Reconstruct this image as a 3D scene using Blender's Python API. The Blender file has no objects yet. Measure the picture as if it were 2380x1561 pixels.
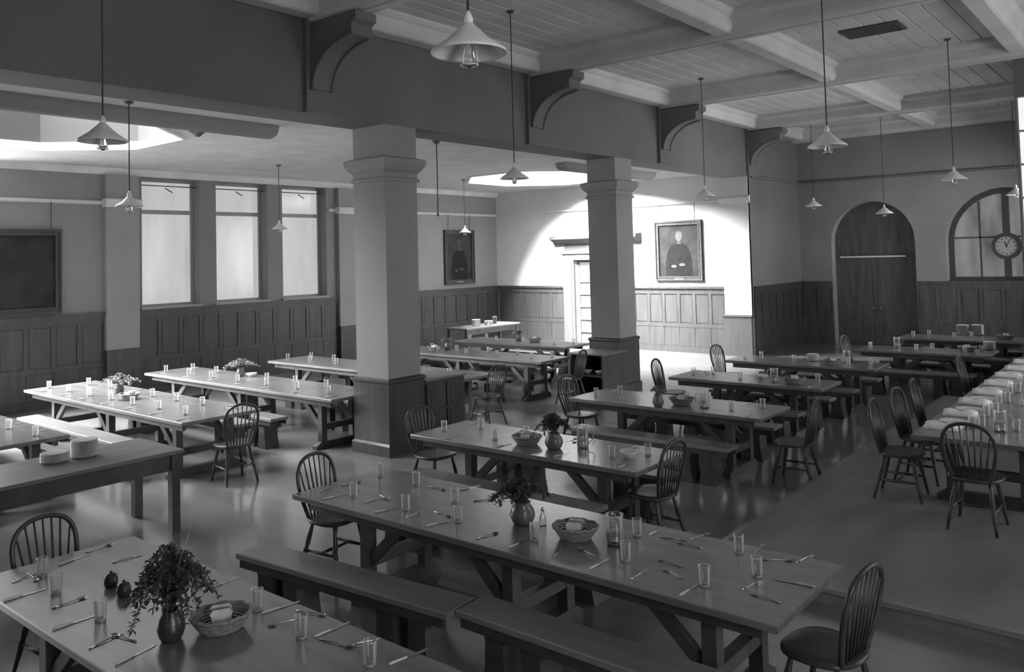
import bpy, bmesh, math, random
from mathutils import Vector, Matrix
from mathutils.geometry import tessellate_polygon
random.seed(7)
PI = math.pi
SC = bpy.context.scene
COL = SC.collection

# ------------------------------------------------------------------ camera, light, exposure
F_PX, CX, CY = 1901.55, 1190.0, 515.47
YAW, PITCH, ROLL, EYE = 0.686099, 0.0413857, 0.0256349, 2.65
fw = Vector((-math.sin(YAW) * math.cos(PITCH), math.cos(YAW) * math.cos(PITCH), math.sin(PITCH)))
rt0 = Vector((math.cos(YAW), math.sin(YAW), 0.0))
dn0 = -rt0.cross(fw)
rt = math.cos(ROLL) * rt0 + math.sin(ROLL) * dn0
dn = -math.sin(ROLL) * rt0 + math.cos(ROLL) * dn0
cam = bpy.data.cameras.new('camera')
cam.sensor_fit = 'HORIZONTAL'
cam.sensor_width = 36.0
cam.lens = F_PX / 2380.0 * 36.0
cam.shift_y = -(780.5 - CY) / 2380.0
cam.clip_start = 0.05
cam.clip_end = 300
camo = bpy.data.objects.new('camera', cam)
COL.objects.link(camo)
up, bk = -dn, -fw
camo.matrix_world = Matrix(((rt.x, up.x, bk.x, 0), (rt.y, up.y, bk.y, 0), (rt.z, up.z, bk.z, EYE), (0, 0, 0, 1)))
SC.camera = camo

SKY, SUN, EXPOSURE = 13.0, 420.0, 0.0
WINDOW_GLOW, ARCH_GLOW, BAY_GLOW = 0.47, 0.14, 0.9
SC.view_settings.view_transform = 'Standard'
SC.view_settings.look = 'None'
SC.view_settings.gamma = 1.0
SC.view_settings.use_curve_mapping = False
SC.view_settings.exposure = EXPOSURE
SC.cycles.max_bounces = 14
SC.cycles.diffuse_bounces = 5
SC.cycles.glossy_bounces = 4
SC.cycles.transmission_bounces = 12
SC.cycles.transparent_max_bounces = 12
SC.cycles.sample_clamp_indirect = 4.0
SC.cycles.caustics_reflective = False
SC.cycles.caustics_refractive = False
SC.cycles.blur_glossy = 0.6

wd = bpy.data.worlds.new('overcast_sky')
SC.world = wd
wd.use_nodes = True
wd.node_tree.nodes['Background'].inputs[0].default_value = (1, 1, 1, 1)
wd.node_tree.nodes['Background'].inputs[1].default_value = SKY

sun = bpy.data.lights.new('hazy_sun', 'SUN')
sun.energy = SUN
sun.angle = math.radians(80)
suno = bpy.data.objects.new('hazy_sun', sun)
COL.objects.link(suno)
suno.location = (-20, 8, 16)
suno.rotation_euler = Vector((1.2, 2.4, -3.6)).to_track_quat('-Z', 'Y').to_euler()


def portal(loc, direction, sx, sy):
    """Daylight opening: guides sky sampling through a glazed opening."""
    l = bpy.data.lights.new('window_daylight', 'AREA')
    l.shape = 'RECTANGLE'
    l.size, l.size_y = sx, sy
    l.cycles.is_portal = True
    o = bpy.data.objects.new('window_daylight', l)
    COL.objects.link(o)
    o.location = loc
    d = Vector(direction)
    o.rotation_euler = d.to_track_quat('-Z', 'Z' if abs(d.z) < .5 else 'Y').to_euler()
    return o


# ------------------------------------------------------------------ room measures (metres)
XW, YB = -16.7, 19.6            # window wall of the aisle, back wall of the aisle
XA0, XA1 = -9.0, -8.35          # arcade between aisle and nave
YE, XR = 23.0, -2.0             # end wall of the nave, right wall of the nave
YS, XL, YL = -2.5, 3.5, 15.3    # wall behind, bay wall, bay end wall
ZA, ZN, ZB = 4.62, 5.95, 4.49   # aisle ceiling, nave ceiling, arcade soffit
DADO, RAIL = 1.73, 3.88
DX, DY, DH = -3.22, 6.25, 0.12  # dais

# ------------------------------------------------------------------ materials (a black and white world)
MATS = {}


def nd(nt, t, **kw):
    n = nt.nodes.new(t)
    for k, v in kw.items():
        setattr(n, k, v)
    return n


def mat(name, g, rough=.5, spec=.5, metal=0.0, coat=0.0, noise=0.0, scale=(4, 4, 4), bump=0.0, bscale=None, detail=4, crough=.1, cior=1.5):
    m = bpy.data.materials.new(name)
    m.use_nodes = True
    nt = m.node_tree
    b = nt.nodes['Principled BSDF']
    b.inputs['Base Color'].default_value = (g, g, g, 1)
    b.inputs['Roughness'].default_value = rough
    b.inputs['Specular IOR Level'].default_value = spec
    b.inputs['Metallic'].default_value = metal
    b.inputs['Coat Weight'].default_value = coat
    b.inputs['Coat Roughness'].default_value = crough
    b.inputs['Coat IOR'].default_value = cior
    if noise or bump:
        tc = nd(nt, 'ShaderNodeTexCoord')
        mp = nd(nt, 'ShaderNodeMapping')
        mp.inputs['Scale'].default_value = scale
        nt.links.new(tc.outputs['Object'], mp.inputs[0])
        nz = nd(nt, 'ShaderNodeTexNoise')
        nz.inputs['Scale'].default_value = 1.0
        nz.inputs['Detail'].default_value = detail
        nt.links.new(mp.outputs[0], nz.inputs[0])
        if noise:
            r = nd(nt, 'ShaderNodeMapRange')
            r.inputs[1].default_value = .3
            r.inputs[2].default_value = .7
            r.inputs[3].default_value = g * (1 - noise)
            r.inputs[4].default_value = g * (1 + noise)
            nt.links.new(nz.outputs[0], r.inputs[0])
            nt.links.new(r.outputs[0], b.inputs['Base Color'])
        if bump:
            bp = nd(nt, 'ShaderNodeBump')
            bp.inputs['Strength'].default_value = bump
            bp.inputs['Distance'].default_value = .01
            nt.links.new(nz.outputs[0], bp.inputs['Height'])
            nt.links.new(bp.outputs[0], b.inputs['Normal'])
    MATS[name] = m
    return m


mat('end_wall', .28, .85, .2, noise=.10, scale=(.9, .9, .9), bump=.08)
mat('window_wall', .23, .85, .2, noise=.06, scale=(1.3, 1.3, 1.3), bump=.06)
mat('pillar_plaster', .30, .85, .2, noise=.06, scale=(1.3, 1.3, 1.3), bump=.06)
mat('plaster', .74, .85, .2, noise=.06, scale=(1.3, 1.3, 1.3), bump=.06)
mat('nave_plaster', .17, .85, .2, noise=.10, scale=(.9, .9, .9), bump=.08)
mat('well_paint', .28, .9, .1)
mat('well_paint_dim', .12, .9, .1)  # darkened copy of the well paint, keeps the first roof light from glaring
mat('duct_paint', .28, .7, .2)
mat('ceiling_paint', .88, .9, .15, noise=.08, scale=(2, 2, 2))
mat('nave_ceiling', .66, .85, .2, noise=.10, scale=(1.5, 1.5, 1.5))
mat('end_panelling', .09, .38, .5, noise=.3, scale=(9, 9, 1.2), bump=.05)
mat('dark_panelling', .045, .38, .5, noise=.3, scale=(9, 9, 1.2), bump=.05)
mat('light_panelling', .055, .5, .4, noise=.22, scale=(9, 9, 1.2), bump=.05)
mat('door_paint', .11, .5, .4, noise=.05, scale=(3, 3, 3))
mat('white_paint', .34, .5, .4, noise=.05, scale=(3, 3, 3))
mat('floor_wood', .20, .3, .5, noise=.25, scale=(.8, 3.0, 1), bump=.03, coat=1.0, crough=.13, cior=2.0)
mat('dais_wood', .20, .4, .5, noise=.25, scale=(3, .8, 1), bump=.03)
mat('table_top', .17, .3, .5, noise=.25, scale=(1.2, 9, 4), bump=.03, coat=1.0, crough=.2, cior=2.0)
mat('bench_top', .22, .3, .6, noise=.25, scale=(1.2, 9, 4), bump=.03, coat=.8, crough=.2, cior=1.7)
mat('dark_wood', .06, .42, .5, noise=.3, scale=(6, 6, 6))
mat('chair_wood', .055, .33, .5, noise=.25, scale=(8, 8, 8))
mat('serving_wood', .16, .4, .5, noise=.2, scale=(9, 1.2, 4))
mat('enamel', .86, .3, .5)
mat('brass', .35, .35, .5, metal=.8)
mat('cord', .06, .7, .2)
mat('china', .80, .22, .5)
mat('china_rim', .62, .3, .5)
mat('steel', .62, .26, .5, metal=1.0)
mat('bone', .62, .35, .5)
mat('bread', .58, .9, .1, noise=.15, scale=(30, 30, 30), bump=.2)
mat('crust', .2, .8, .2)
mat('wicker', .24, .6, .3, noise=.35, scale=(40, 40, 40))
mat('linen', .86, .9, .1, noise=.03, scale=(20, 20, 20), bump=.1)
mat('leaf', .075, .5, .4, noise=.4, scale=(30, 30, 30))
mat('pale_leaf', .30, .55, .3, noise=.4, scale=(30, 30, 30))
mat('stoneware', .12, .3, .5, noise=.2, scale=(10, 10, 10))
mat('pot_dark', .05, .3, .5)
mat('gilt', .055, .5, .3, noise=.3, scale=(12, 12, 12))
mat('old_frame', .03, .4, .5, noise=.3, scale=(12, 12, 12))
mat('canvas_mid', .026, .7, .15, noise=.45, scale=(2.2, 2.2, 2.2), detail=6)
mat('canvas_dark', .022, .6, .2, noise=.5, scale=(2.5, 2.5, 2.5))
mat('paint_coat', .010, .7, .12, noise=.3, scale=(5, 5, 5))
mat('paint_skin', .085, .7, .15, noise=.15, scale=(12, 12, 12))
mat('paint_skin_dim', .05, .7, .15, noise=.2, scale=(12, 12, 12))
mat('iron', .07, .45, .5)
mat('dial', .5, .5, .4)
mat('roof_outside', .2, .9, .1)


def glass_mat(name, rough=0.0, g=1.0):
    m = bpy.data.materials.new(name)
    m.use_nodes = True
    nt = m.node_tree
    b = nt.nodes['Principled BSDF']
    b.inputs['Base Color'].default_value = (g, g, g, 1)
    b.inputs['Transmission Weight'].default_value = 1.0
    b.inputs['Roughness'].default_value = rough
    b.inputs['IOR'].default_value = 1.46
    MATS[name] = m
    return m


glass_mat('glass', .02, .96)
glass_mat('water', .0, .97)
mat('whitened_base', .75, .12, .8)  # white mixed into the glass imitates bright refraction in tumbler bases
MATS['whitened_base'].node_tree.nodes['Principled BSDF'].inputs['Transmission Weight'].default_value = .6

m = bpy.data.materials.new('clear_pane')       # thin glazing: see-through with a weak mirror
m.use_nodes = True
nt = m.node_tree
nt.nodes.clear()
o_ = nd(nt, 'ShaderNodeOutputMaterial')
mx = nd(nt, 'ShaderNodeMixShader')
tr = nd(nt, 'ShaderNodeBsdfTransparent')
gl = nd(nt, 'ShaderNodeBsdfGlossy')
gl.inputs['Roughness'].default_value = .03
tr.inputs[0].default_value = (.95, .95, .95, 1)
mx.inputs[0].default_value = .06
nt.links.new(tr.outputs[0], mx.inputs[1])
nt.links.new(gl.outputs[0], mx.inputs[2])
nt.links.new(mx.outputs[0], o_.inputs[0])
MATS['clear_pane'] = m
m = m.copy()                                    # first roof light's glazing, darkened to weaken the light it passes
m.name = 'dimmed_pane'
m.node_tree.nodes['Transparent BSDF'].inputs[0].default_value = (.36, .36, .36, 1)
MATS['dimmed_pane'] = m

m = bpy.data.materials.new('thin_glass')       # blown glass wall: clear face on, whitened at the edges to imitate bright rims
m.use_nodes = True
nt = m.node_tree
nt.nodes.clear()
o_ = nd(nt, 'ShaderNodeOutputMaterial')
mx = nd(nt, 'ShaderNodeMixShader')
tr = nd(nt, 'ShaderNodeBsdfTransparent')
gl = nd(nt, 'ShaderNodeAddShader')
g1 = nd(nt, 'ShaderNodeBsdfGlossy')
g1.inputs['Roughness'].default_value = .06
g1.inputs[0].default_value = (.6, .6, .6, 1)
g2 = nd(nt, 'ShaderNodeBsdfTranslucent')
g2.inputs[0].default_value = (.40, .40, .40, 1)
nt.links.new(g1.outputs[0], gl.inputs[0])
nt.links.new(g2.outputs[0], gl.inputs[1])
tr.inputs[0].default_value = (.97, .97, .97, 1)
lw = nd(nt, 'ShaderNodeLayerWeight')
lw.inputs[0].default_value = .30
mr = nd(nt, 'ShaderNodeMapRange')
mr.inputs[3].default_value = .10
mr.inputs[4].default_value = .85
nt.links.new(lw.outputs['Fresnel'], mr.inputs[0])
nt.links.new(mr.outputs[0], mx.inputs[0])
nt.links.new(tr.outputs[0], mx.inputs[1])
nt.links.new(gl.outputs[0], mx.inputs[2])
nt.links.new(mx.outputs[0], o_.inputs[0])
MATS['thin_glass'] = m


def lit_pane(name, strength, spread, scale):
    """Obscured glass lit from the other side by daylight."""
    m = bpy.data.materials.new(name)
    m.use_nodes = True
    nt = m.node_tree
    b = nt.nodes['Principled BSDF']
    b.inputs['Base Color'].default_value = (.08, .08, .08, 1)
    b.inputs['Roughness'].default_value = .15
    tc = nd(nt, 'ShaderNodeTexCoord')
    mp = nd(nt, 'ShaderNodeMapping')
    mp.inputs['Scale'].default_value = scale
    nz = nd(nt, 'ShaderNodeTexNoise')
    nz.inputs['Scale'].default_value = 1.0
    nz.inputs['Detail'].default_value = 3
    r = nd(nt, 'ShaderNodeMapRange')
    r.inputs[1].default_value = .3
    r.inputs[2].default_value = .7
    r.inputs[3].default_value = strength * (1 - spread)
    r.inputs[4].default_value = strength * (1 + spread)
    nt.links.new(tc.outputs['Object'], mp.inputs[0])
    nt.links.new(mp.outputs[0], nz.inputs[0])
    nt.links.new(nz.outputs[0], r.inputs[0])
    b.inputs['Emission Color'].default_value = (1, 1, 1, 1)
    nt.links.new(r.outputs[0], b.inputs['Emission Strength'])
    MATS[name] = m


lit_pane('frosted_pane', WINDOW_GLOW, .08, (1, 3.0, .9))
lit_pane('arch_pane', ARCH_GLOW, .45, (3.2, 1, .8))
lit_pane('bay_pane', BAY_GLOW, .05, (2, 2, 2))
lit_pane('door_pane', .5, .1, (2, 2, 2))


# ------------------------------------------------------------------ mesh helpers
class MB:
    """Collects simple solids into one mesh."""

    def __init__(self):
        self.v, self.f, self.s = [], [], []

    def add(self, vs, fs, smooth=False):
        n = len(self.v)
        self.v += [tuple(p) for p in vs]
        for f in fs:
            self.f.append([n + i for i in f])
            self.s.append(smooth)
        return self

    def box(self, x0, x1, y0, y1, z0, z1, c=0.0):
        if c <= 0:
            vs = [(x, y, z) for z in (z0, z1) for y in (y0, y1) for x in (x0, x1)]
            return self.add(vs, [(0, 2, 3, 1), (4, 5, 7, 6), (0, 1, 5, 4), (2, 6, 7, 3), (0, 4, 6, 2), (1, 3, 7, 5)])
        # box with chamfered vertical faces towards top (worn arris)
        def ring(z, k):
            return [(x0 + k, y0 + k, z), (x1 - k, y0 + k, z), (x1 - k, y1 - k, z), (x0 + k, y1 - k, z)]
        vs = ring(z0, c) + ring(z0 + c, 0) + ring(z1 - c, 0) + ring(z1, c)
        fs = [(3, 2, 1, 0), (12, 13, 14, 15)]
        for a in (0, 4, 8):
            for i in range(4):
                j = (i + 1) % 4
                fs.append((a + i, a + j, a + 4 + j, a + 4 + i))
        return self.add(vs, fs)

    def beam(self, a, b, w, h, upv=(0, 0, 1)):
        a, b = Vector(a), Vector(b)
        d = (b - a).normalized()
        s = d.cross(Vector(upv))
        s = s.normalized() if s.length > 1e-5 else Vector((1, 0, 0))
        u = s.cross(d)
        vs = []
        for p in (a, b):
            for i, j in ((-1, -1), (1, -1), (1, 1), (-1, 1)):
                vs.append(p + s * (i * w / 2) + u * (j * h / 2))
        return self.add(vs, [(0, 3, 2, 1), (4, 5, 6, 7), (0, 1, 5, 4), (1, 2, 6, 5), (2, 3, 7, 6), (3, 0, 4, 7)])

    def prism(self, prof, a, b, axis):
        """prof in the two other axes, extruded from a to b along axis 0/1/2."""
        n = len(prof)
        def P(u, v, t):
            return ((t, u, v), (u, t, v), (u, v, t))[axis]
        vs = [P(u, v, a) for u, v in prof] + [P(u, v, b) for u, v in prof]
        fs = [tuple(range(n))[::-1], tuple(range(n, 2 * n))]
        fs += [(i, (i + 1) % n, n + (i + 1) % n, n + i) for i in range(n)]
        return self.add(vs, fs)

    def lathe(self, prof, seg=16, c=(0, 0, 0), cap0=True, cap1=True, smooth=True, sx=1.0, sy=1.0):
        vs, fs = [], []
        for r, z in prof:
            for k in range(seg):
                a = 2 * PI * k / seg
                vs.append((c[0] + r * math.cos(a) * sx, c[1] + r * math.sin(a) * sy, c[2] + z))
        for i in range(len(prof) - 1):
            for k in range(seg):
                l = (k + 1) % seg
                fs.append((i * seg + k, i * seg + l, (i + 1) * seg + l, (i + 1) * seg + k))
        self.add(vs, fs, smooth)
        if cap0:
            self.add(vs[:seg], [tuple(range(seg))[::-1]])
        if cap1:
            self.add(vs[-seg:], [tuple(range(seg))])
        return self

    def tube(self, pts, rad, seg=6, smooth=True, closed=False):
        pts = [Vector(p) for p in pts]
        n = len(pts)
        R = rad if isinstance(rad, (list, tuple)) else [rad] * n
        vs, fs = [], []
        prev = None
        for i, p in enumerate(pts):
            if closed:
                d = pts[(i + 1) % n] - pts[i - 1]
            else:
                d = pts[min(i + 1, n - 1)] - pts[max(i - 1, 0)]
            d.normalize()
            if prev is None:
                s = d.cross(Vector((0, 0, 1)))
                if s.length < .05:
                    s = d.cross(Vector((1, 0, 0)))
            else:
                s = prev - d * prev.dot(d)
            s.normalize()
            prev = s
            u = d.cross(s)
            for k in range(seg):
                a = 2 * PI * k / seg
                vs.append(p + (s * math.cos(a) + u * math.sin(a)) * R[i])
        for i in range(n if closed else n - 1):
            j = (i + 1) % n
            for k in range(seg):
                l = (k + 1) % seg
                fs.append((i * seg + k, i * seg + l, j * seg + l, j * seg + k))
        if not closed:
            fs.append(tuple(range(seg))[::-1])
            fs.append(tuple(range((n - 1) * seg, n * seg)))
        return self.add(vs, fs, smooth)

    def holed(self, outer, holes, fn, t0, t1):
        """Slab with openings: 2-D loops placed by fn(u, v, t) between t0 and t1."""
        loops = [outer] + holes
        tris = tessellate_polygon([[Vector((u, v, 0)) for u, v in l] for l in loops])
        flat = [p for l in loops for p in l]
        n = len(flat)
        vs = [fn(u, v, t0) for u, v in flat] + [fn(u, v, t1) for u, v in flat]
        fs = [tuple(t) for t in tris] + [tuple(n + i for i in t)[::-1] for t in tris]
        base = 0
        for l in loops:
            m = len(l)
            for i in range(m):
                fs.append((base + i, base + (i + 1) % m, n + base + (i + 1) % m, n + base + i))
            base += m
        return self.add(vs, fs)

    def mesh(self, name, material):
        me = bpy.data.meshes.new(name)
        me.from_pydata(self.v, [], self.f)
        me.polygons.foreach_set('use_smooth', self.s)
        bm = bmesh.new()
        bm.from_mesh(me)
        bmesh.ops.recalc_face_normals(bm, faces=bm.faces)
        bm.to_mesh(me)
        bm.free()
        me.materials.append(MATS[material])
        return me

    def obj(self, name, material, parent=None, loc=(0, 0, 0), rz=0.0):
        return place(name, self.mesh(name, material), parent, loc, rz)


def place(name, me, parent=None, loc=(0, 0, 0), rz=0.0):
    o = bpy.data.objects.new(name, me)
    COL.objects.link(o)
    o.parent = parent
    o.location = loc
    o.rotation_euler = (0, 0, rz)
    return o


def tag(o, label=None, cat=None, group=None, kind=None):
    if label:
        o['label'] = label
    if cat:
        o['category'] = cat
    if group:
        o['group'] = group
    if kind:
        o['kind'] = kind
    return o


def thing(name, label, cat, loc=(0, 0, 0), rz=0.0, group=None):
    o = bpy.data.objects.new(name, None)
    COL.objects.link(o)
    o.empty_display_size = .1
    o.location = loc
    o.rotation_euler = (0, 0, rz)
    return tag(o, label, cat, group)


def struct(o, label=None):
    return tag(o, label, None, None, 'structure')


KIDS = {}


def copy_tree(o, parent=None):
    c = o.copy()
    COL.objects.link(c)
    c.parent = parent
    for ch in o.children:
        copy_tree(ch, c)
    return c


PROTO = {}


def spawn(key, make, label, loc, rz=0.0, group=None):
    """First call keeps the model itself, later calls copy it with its parts."""
    if key not in PROTO:
        PROTO[key] = o = make()
    else:
        o = copy_tree(PROTO[key])
    o.location = loc
    o.rotation_euler = (0, 0, rz)
    o['label'] = label
    if group:
        o['group'] = group
    elif 'group' in o:
        del o['group']
    return o


def at(x, y, z):
    """Where the line of sight through photograph point (x, y) meets height z."""
    d = rt * ((x - CX) / F_PX) + dn * ((y - CY) / F_PX) + fw
    k = (z - EYE) / d.z
    return Vector((d.x * k, d.y * k, z))


def arch(cx, hw, z0, top, n=16):
    """Round-headed outline, counter-clockwise from the lower left corner."""
    sp = top - hw
    p = [(cx - hw, z0), (cx + hw, z0)]
    for i in range(n + 1):
        a = PI * i / n
        p.append((cx + hw * math.cos(a), sp + hw * math.sin(a)))
    return p


def rect(a0, a1, b0, b1):
    return [(a0, b0), (a1, b0), (a1, b1), (a0, b1)]


# ------------------------------------------------------------------ floor, dais
struct(MB().box(XW - .4, XL + .4, YS - .4, YE + .6, -.2, 0).obj('floor', 'floor_wood'), 'dark polished wooden floor of the dining hall')
dais = MB().box(DX, XL - .005, DY, YL - .005, 0.0, DH).obj('dais', 'dais_wood')
struct(dais, 'low dark wooden dais under the high table')
MB().box(DX - .025, XL - .005, DY - .03, DY + .02, DH - .03, DH + .004).obj('nosing', 'bench_top', dais)
MB().box(DX - .03, DX + .02, DY + .02, YL - .005, DH - .03, DH + .004).obj('nosing', 'bench_top', dais)

# ------------------------------------------------------------------ walls
FILL_WIN = [(-1.6, 1.4), (2.4, 5.2)]  # unseen clear windows added to brighten the aisle and pillar faces
WIN_Y = [(8.26, 9.55), (9.95, 11.27), (11.69, 12.99)]
W0, W1 = 1.76, 4.48
wl = MB().holed(rect(YS, YE + .4, 0, 6.2), [rect(a, b, W0, W1) for a, b in FILL_WIN + WIN_Y], lambda u, v, t: (t, u, v), XW - .42, XW)
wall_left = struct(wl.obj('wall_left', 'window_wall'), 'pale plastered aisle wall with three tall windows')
DCX, DHW, DTOP = -12.93, .78, 2.48
wb = MB().holed([(XW, 0), (DCX - DHW, 0), (DCX - DHW, DTOP), (DCX + DHW, DTOP), (DCX + DHW, 0), (XA0, 0), (XA0, 6.2), (XW, 6.2)], [], lambda u, v, t: (u, t, v), YB, YB + .4)
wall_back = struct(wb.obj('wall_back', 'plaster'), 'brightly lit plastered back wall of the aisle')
wa = MB()
wa.box(XA0, XA1, YS, YB - .08, ZB, ZN + .3)
wa.box(XA0, XA1, YB - .08, YE, 0, ZN + .3)
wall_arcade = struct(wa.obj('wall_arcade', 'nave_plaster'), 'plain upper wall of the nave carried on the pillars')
ACX, AHW, ATOP = -3.35, 1.3, 4.02
PCX, PHW, PTOP = -6.43, 1.06, 3.86
e = arch(PCX, PHW, 0, PTOP)
outer = [(XA1, 0)] + [e[0]] + e[2:][::-1] + [e[1]] + [(XR, 0), (XR, ZN + .3), (XA1, ZN + .3)]
we = MB().holed(outer, [arch(ACX, AHW, DADO, ATOP)], lambda u, v, t: (u, t, v), YE, YE + .45)
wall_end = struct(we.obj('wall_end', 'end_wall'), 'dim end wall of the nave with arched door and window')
RWIN = [(16.1, 18.6), (19.7, 22.2)]
wr = MB().holed(rect(YL + .3, YE + .45, 0, ZN + .3), [rect(a, b, 1.4, 4.4) for a, b in RWIN], lambda u, v, t: (t, u, v), XR, XR + .4)
wall_right = struct(wr.obj('wall_right', 'nave_plaster'), 'right wall of the nave beyond the bay')
BW = (-1.93, -.55)
wq = MB().holed(rect(XR + .4, XL + .4, 0, ZN + .3), [], lambda u, v, t: (u, t, v), YL, YL + .3)
BAYWIN = [(-.5, 2.3), (8.9, 10.7), (12.2, 14.0)]

BZ0, BZ1 = 1.4, 3.9
wbay = MB().holed(rect(YS, YL + .3, 0, ZN + .3), [rect(a, b, BZ0, BZ1) for a, b in BAYWIN], lambda u, v, t: (t, u, v), XL, XL + .4)
wall_bay = struct(wbay.obj('wall_bay', 'nave_plaster'), 'bay wall beside the high table with tall windows')
wz = MB().holed(rect(XW - .4, XL + .4, 0, ZN + .3), [], lambda u, v, t: (u, t, v), YS - .4, YS)
struct(wz.obj('wall_behind', 'nave_plaster'), 'plain wall closing the hall behind')
# bay end wall with its own tall window
EW = (-1.975, -.6)
wq = MB().holed(rect(XR, XL + .4, 0, ZN + .3), [rect(EW[0], EW[1], 1.2, 5.0)], lambda u, v, t: (u, t, v), YL, YL + .3)
wall_bay_end = struct(wq.obj('wall_bay_end', 'nave_plaster'), 'end wall of the bay with a tall barred window')


# ------------------------------------------------------------------ windows
def bars_window(name, label, fn, u0, u1, v0, v1, depth, cols, rows, pane, thick=.06, bar=.035, frame='white_paint'):
    """Frame, glazing bars and one pane for each light; fn(u, v, t)."""
    fr = MB()
    fr.holed(rect(u0, u1, v0, v1), [rect(u0 + thick, u1 - thick, v0 + thick, v1 - thick)], fn, depth, depth + .07)
    root = struct(fr.obj(name, frame), label)
    us = [u0 + thick + (u1 - u0 - 2 * thick) * i / cols for i in range(cols + 1)]
    vs = [v0 + thick + (v1 - v0 - 2 * thick) * i / rows for i in range(rows + 1)] if isinstance(rows, int) else [v0 + thick] + rows + [v1 - thick]
    for i in range(1, cols):
        MB().holed(rect(us[i] - bar / 2, us[i] + bar / 2, v0 + thick, v1 - thick), [], fn, depth + .01, depth + .06).obj('mullion', frame, root)
    for j in range(1, len(vs) - 1):
        MB().holed(rect(u0 + thick, u1 - thick, vs[j] - bar / 2, vs[j] + bar / 2), [], fn, depth + .012, depth + .058).obj('transom', frame, root)
    for i in range(cols):
        for j in range(len(vs) - 1):
            MB().holed(rect(us[i], us[i + 1], vs[j], vs[j + 1]), [], fn, depth + .03, depth + .036).obj('pane', pane, root)
    return root


for k, (a, b) in enumerate(WIN_Y):
    w = bars_window('window_%d' % (k + 1), ['tall frosted window next to the first pilaster', 'tall frosted window between two others in the aisle', 'tall frosted window next to the second pilaster'][k],
                    lambda u, v, t: (t, u, v), a, b, W0, W1, XW - .34, 1, [3.78], 'frosted_pane', bar=.09)
    MB().box(XW - .36, XW + .05, a - .04, b + .04, W0 - .03, W0 + .012).obj('sill', 'white_paint', w)
    MB().tube([(XW - .12, a + .005, 4.33), (XW - .12, b - .005, 4.33)], .012, 6).obj('blind_rod', 'iron', w)
    MB().tube([(XW - .26, (a + b) / 2, 4.3), (XW - .14, (a + b) / 2 + .1, 4.2)], .012, 6).obj('casement_stay', 'iron', w)

# round-headed window in the end wall
af = MB()
af.holed(arch(ACX, AHW - .002, DADO + .002, ATOP - .002, 24), [arch(ACX, AHW - .13, DADO + .1, ATOP - .13, 24)], lambda u, v, t: (u, t, v), YE + .28, YE + .36)
w4 = struct(af.obj('window_4', 'iron'), 'round-headed dark framed window carrying the wall clock')
MB().box(ACX - .075, ACX + .075, YE + .24, YE + .355, DADO + .1, ATOP - .13).obj('mullion', 'iron', w4)
for dx in (-.58, .58):
    MB().box(ACX + dx - .02, ACX + dx + .02, YE + .3, YE + .35, DADO + .1, ATOP - .3).obj('mullion', 'iron', w4)
MB().box(ACX - AHW + .13, ACX + AHW - .13, YE + .3, YE + .35, 2.79, 2.83).obj('transom', 'iron', w4)
xs = [ACX - AHW + .1, ACX - .58, ACX, ACX + .58, ACX + AHW - .1]
for i in range(4):
    MB().box(xs[i], xs[i + 1], YE + .325, YE + .33, DADO + .05, 2.81).obj('pane', 'arch_pane', w4)
    pr = [(xs[i], 2.81), (xs[i + 1], 2.81)]
    for q in range(9):
        x = xs[i + 1] + (xs[i] - xs[i + 1]) * q / 8
        r = AHW - .11
        pr.append((x, ATOP - AHW + math.sqrt(max(0, r * r - (x - ACX) ** 2)) + .02))
    MB().prism(pr, YE + .325, YE + .33, 1).obj('pane', 'arch_pane', w4)
MB().box(ACX - AHW, ACX + AHW, YE + .02, YE + .3, DADO - .03, DADO + .012).obj('sill', 'dark_panelling', w4)
# dim corridor closing the arched window
MB().box(ACX - 1.6, ACX + 1.6, YE + .5, YE + .55, 0, 5).obj('corridor_wall', 'roof_outside', w4)

# bay windows
bw = bars_window('window_5', 'tall white barred window in the bay end wall', lambda u, v, t: (u, t, v), EW[0], EW[1], 1.2, 5.0, YL + .02, 2, 7, 'bay_pane', .018)
for k, (a, b) in enumerate(BAYWIN):
    bars_window('window_%d' % (6 + k), 'tall barred bay window beside the high table', lambda u, v, t: (t, u, v), a, b, BZ0, BZ1, XL + .15, 3, 4, 'clear_pane')
    portal((XL + .5, (a + b) / 2, (BZ0 + BZ1) / 2), (-1, 0, 0), b - a, BZ1 - BZ0)


for k, (a, b) in enumerate(RWIN):
    bars_window('window_%d' % (11 + k), 'tall barred window in the right wall near the arched window', lambda u, v, t: (t, u, v), a, b, 1.4, 4.4, XR + .2, 4, 4, 'clear_pane')
    portal((XR + .55, (a + b) / 2, 2.9), (-1, 0, 0), b - a, 3.0)
for k, (a, b) in enumerate(FILL_WIN):
    bars_window('window_%d' % (13 + k), 'unseen clear window added to brighten the aisle, first bay of the window wall', lambda u, v, t: (t, u, v), a, b, W0, W1, XW - .34, 2, 3, 'clear_pane')
    portal((XW - .6, (a + b) / 2, (W0 + W1) / 2), (1, 0, 0), b - a, 2.7)

# ------------------------------------------------------------------ ceilings and roof lights
SKYL = [(-12.75, 4.75, 2.05), (-12.6, 16.7, 2.1)]


def octo(cx, cy, r):
    return [(cx + r * math.cos(PI / 8 + PI / 4 * i), cy + r * math.sin(PI / 8 + PI / 4 * i)) for i in range(8)]


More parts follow.
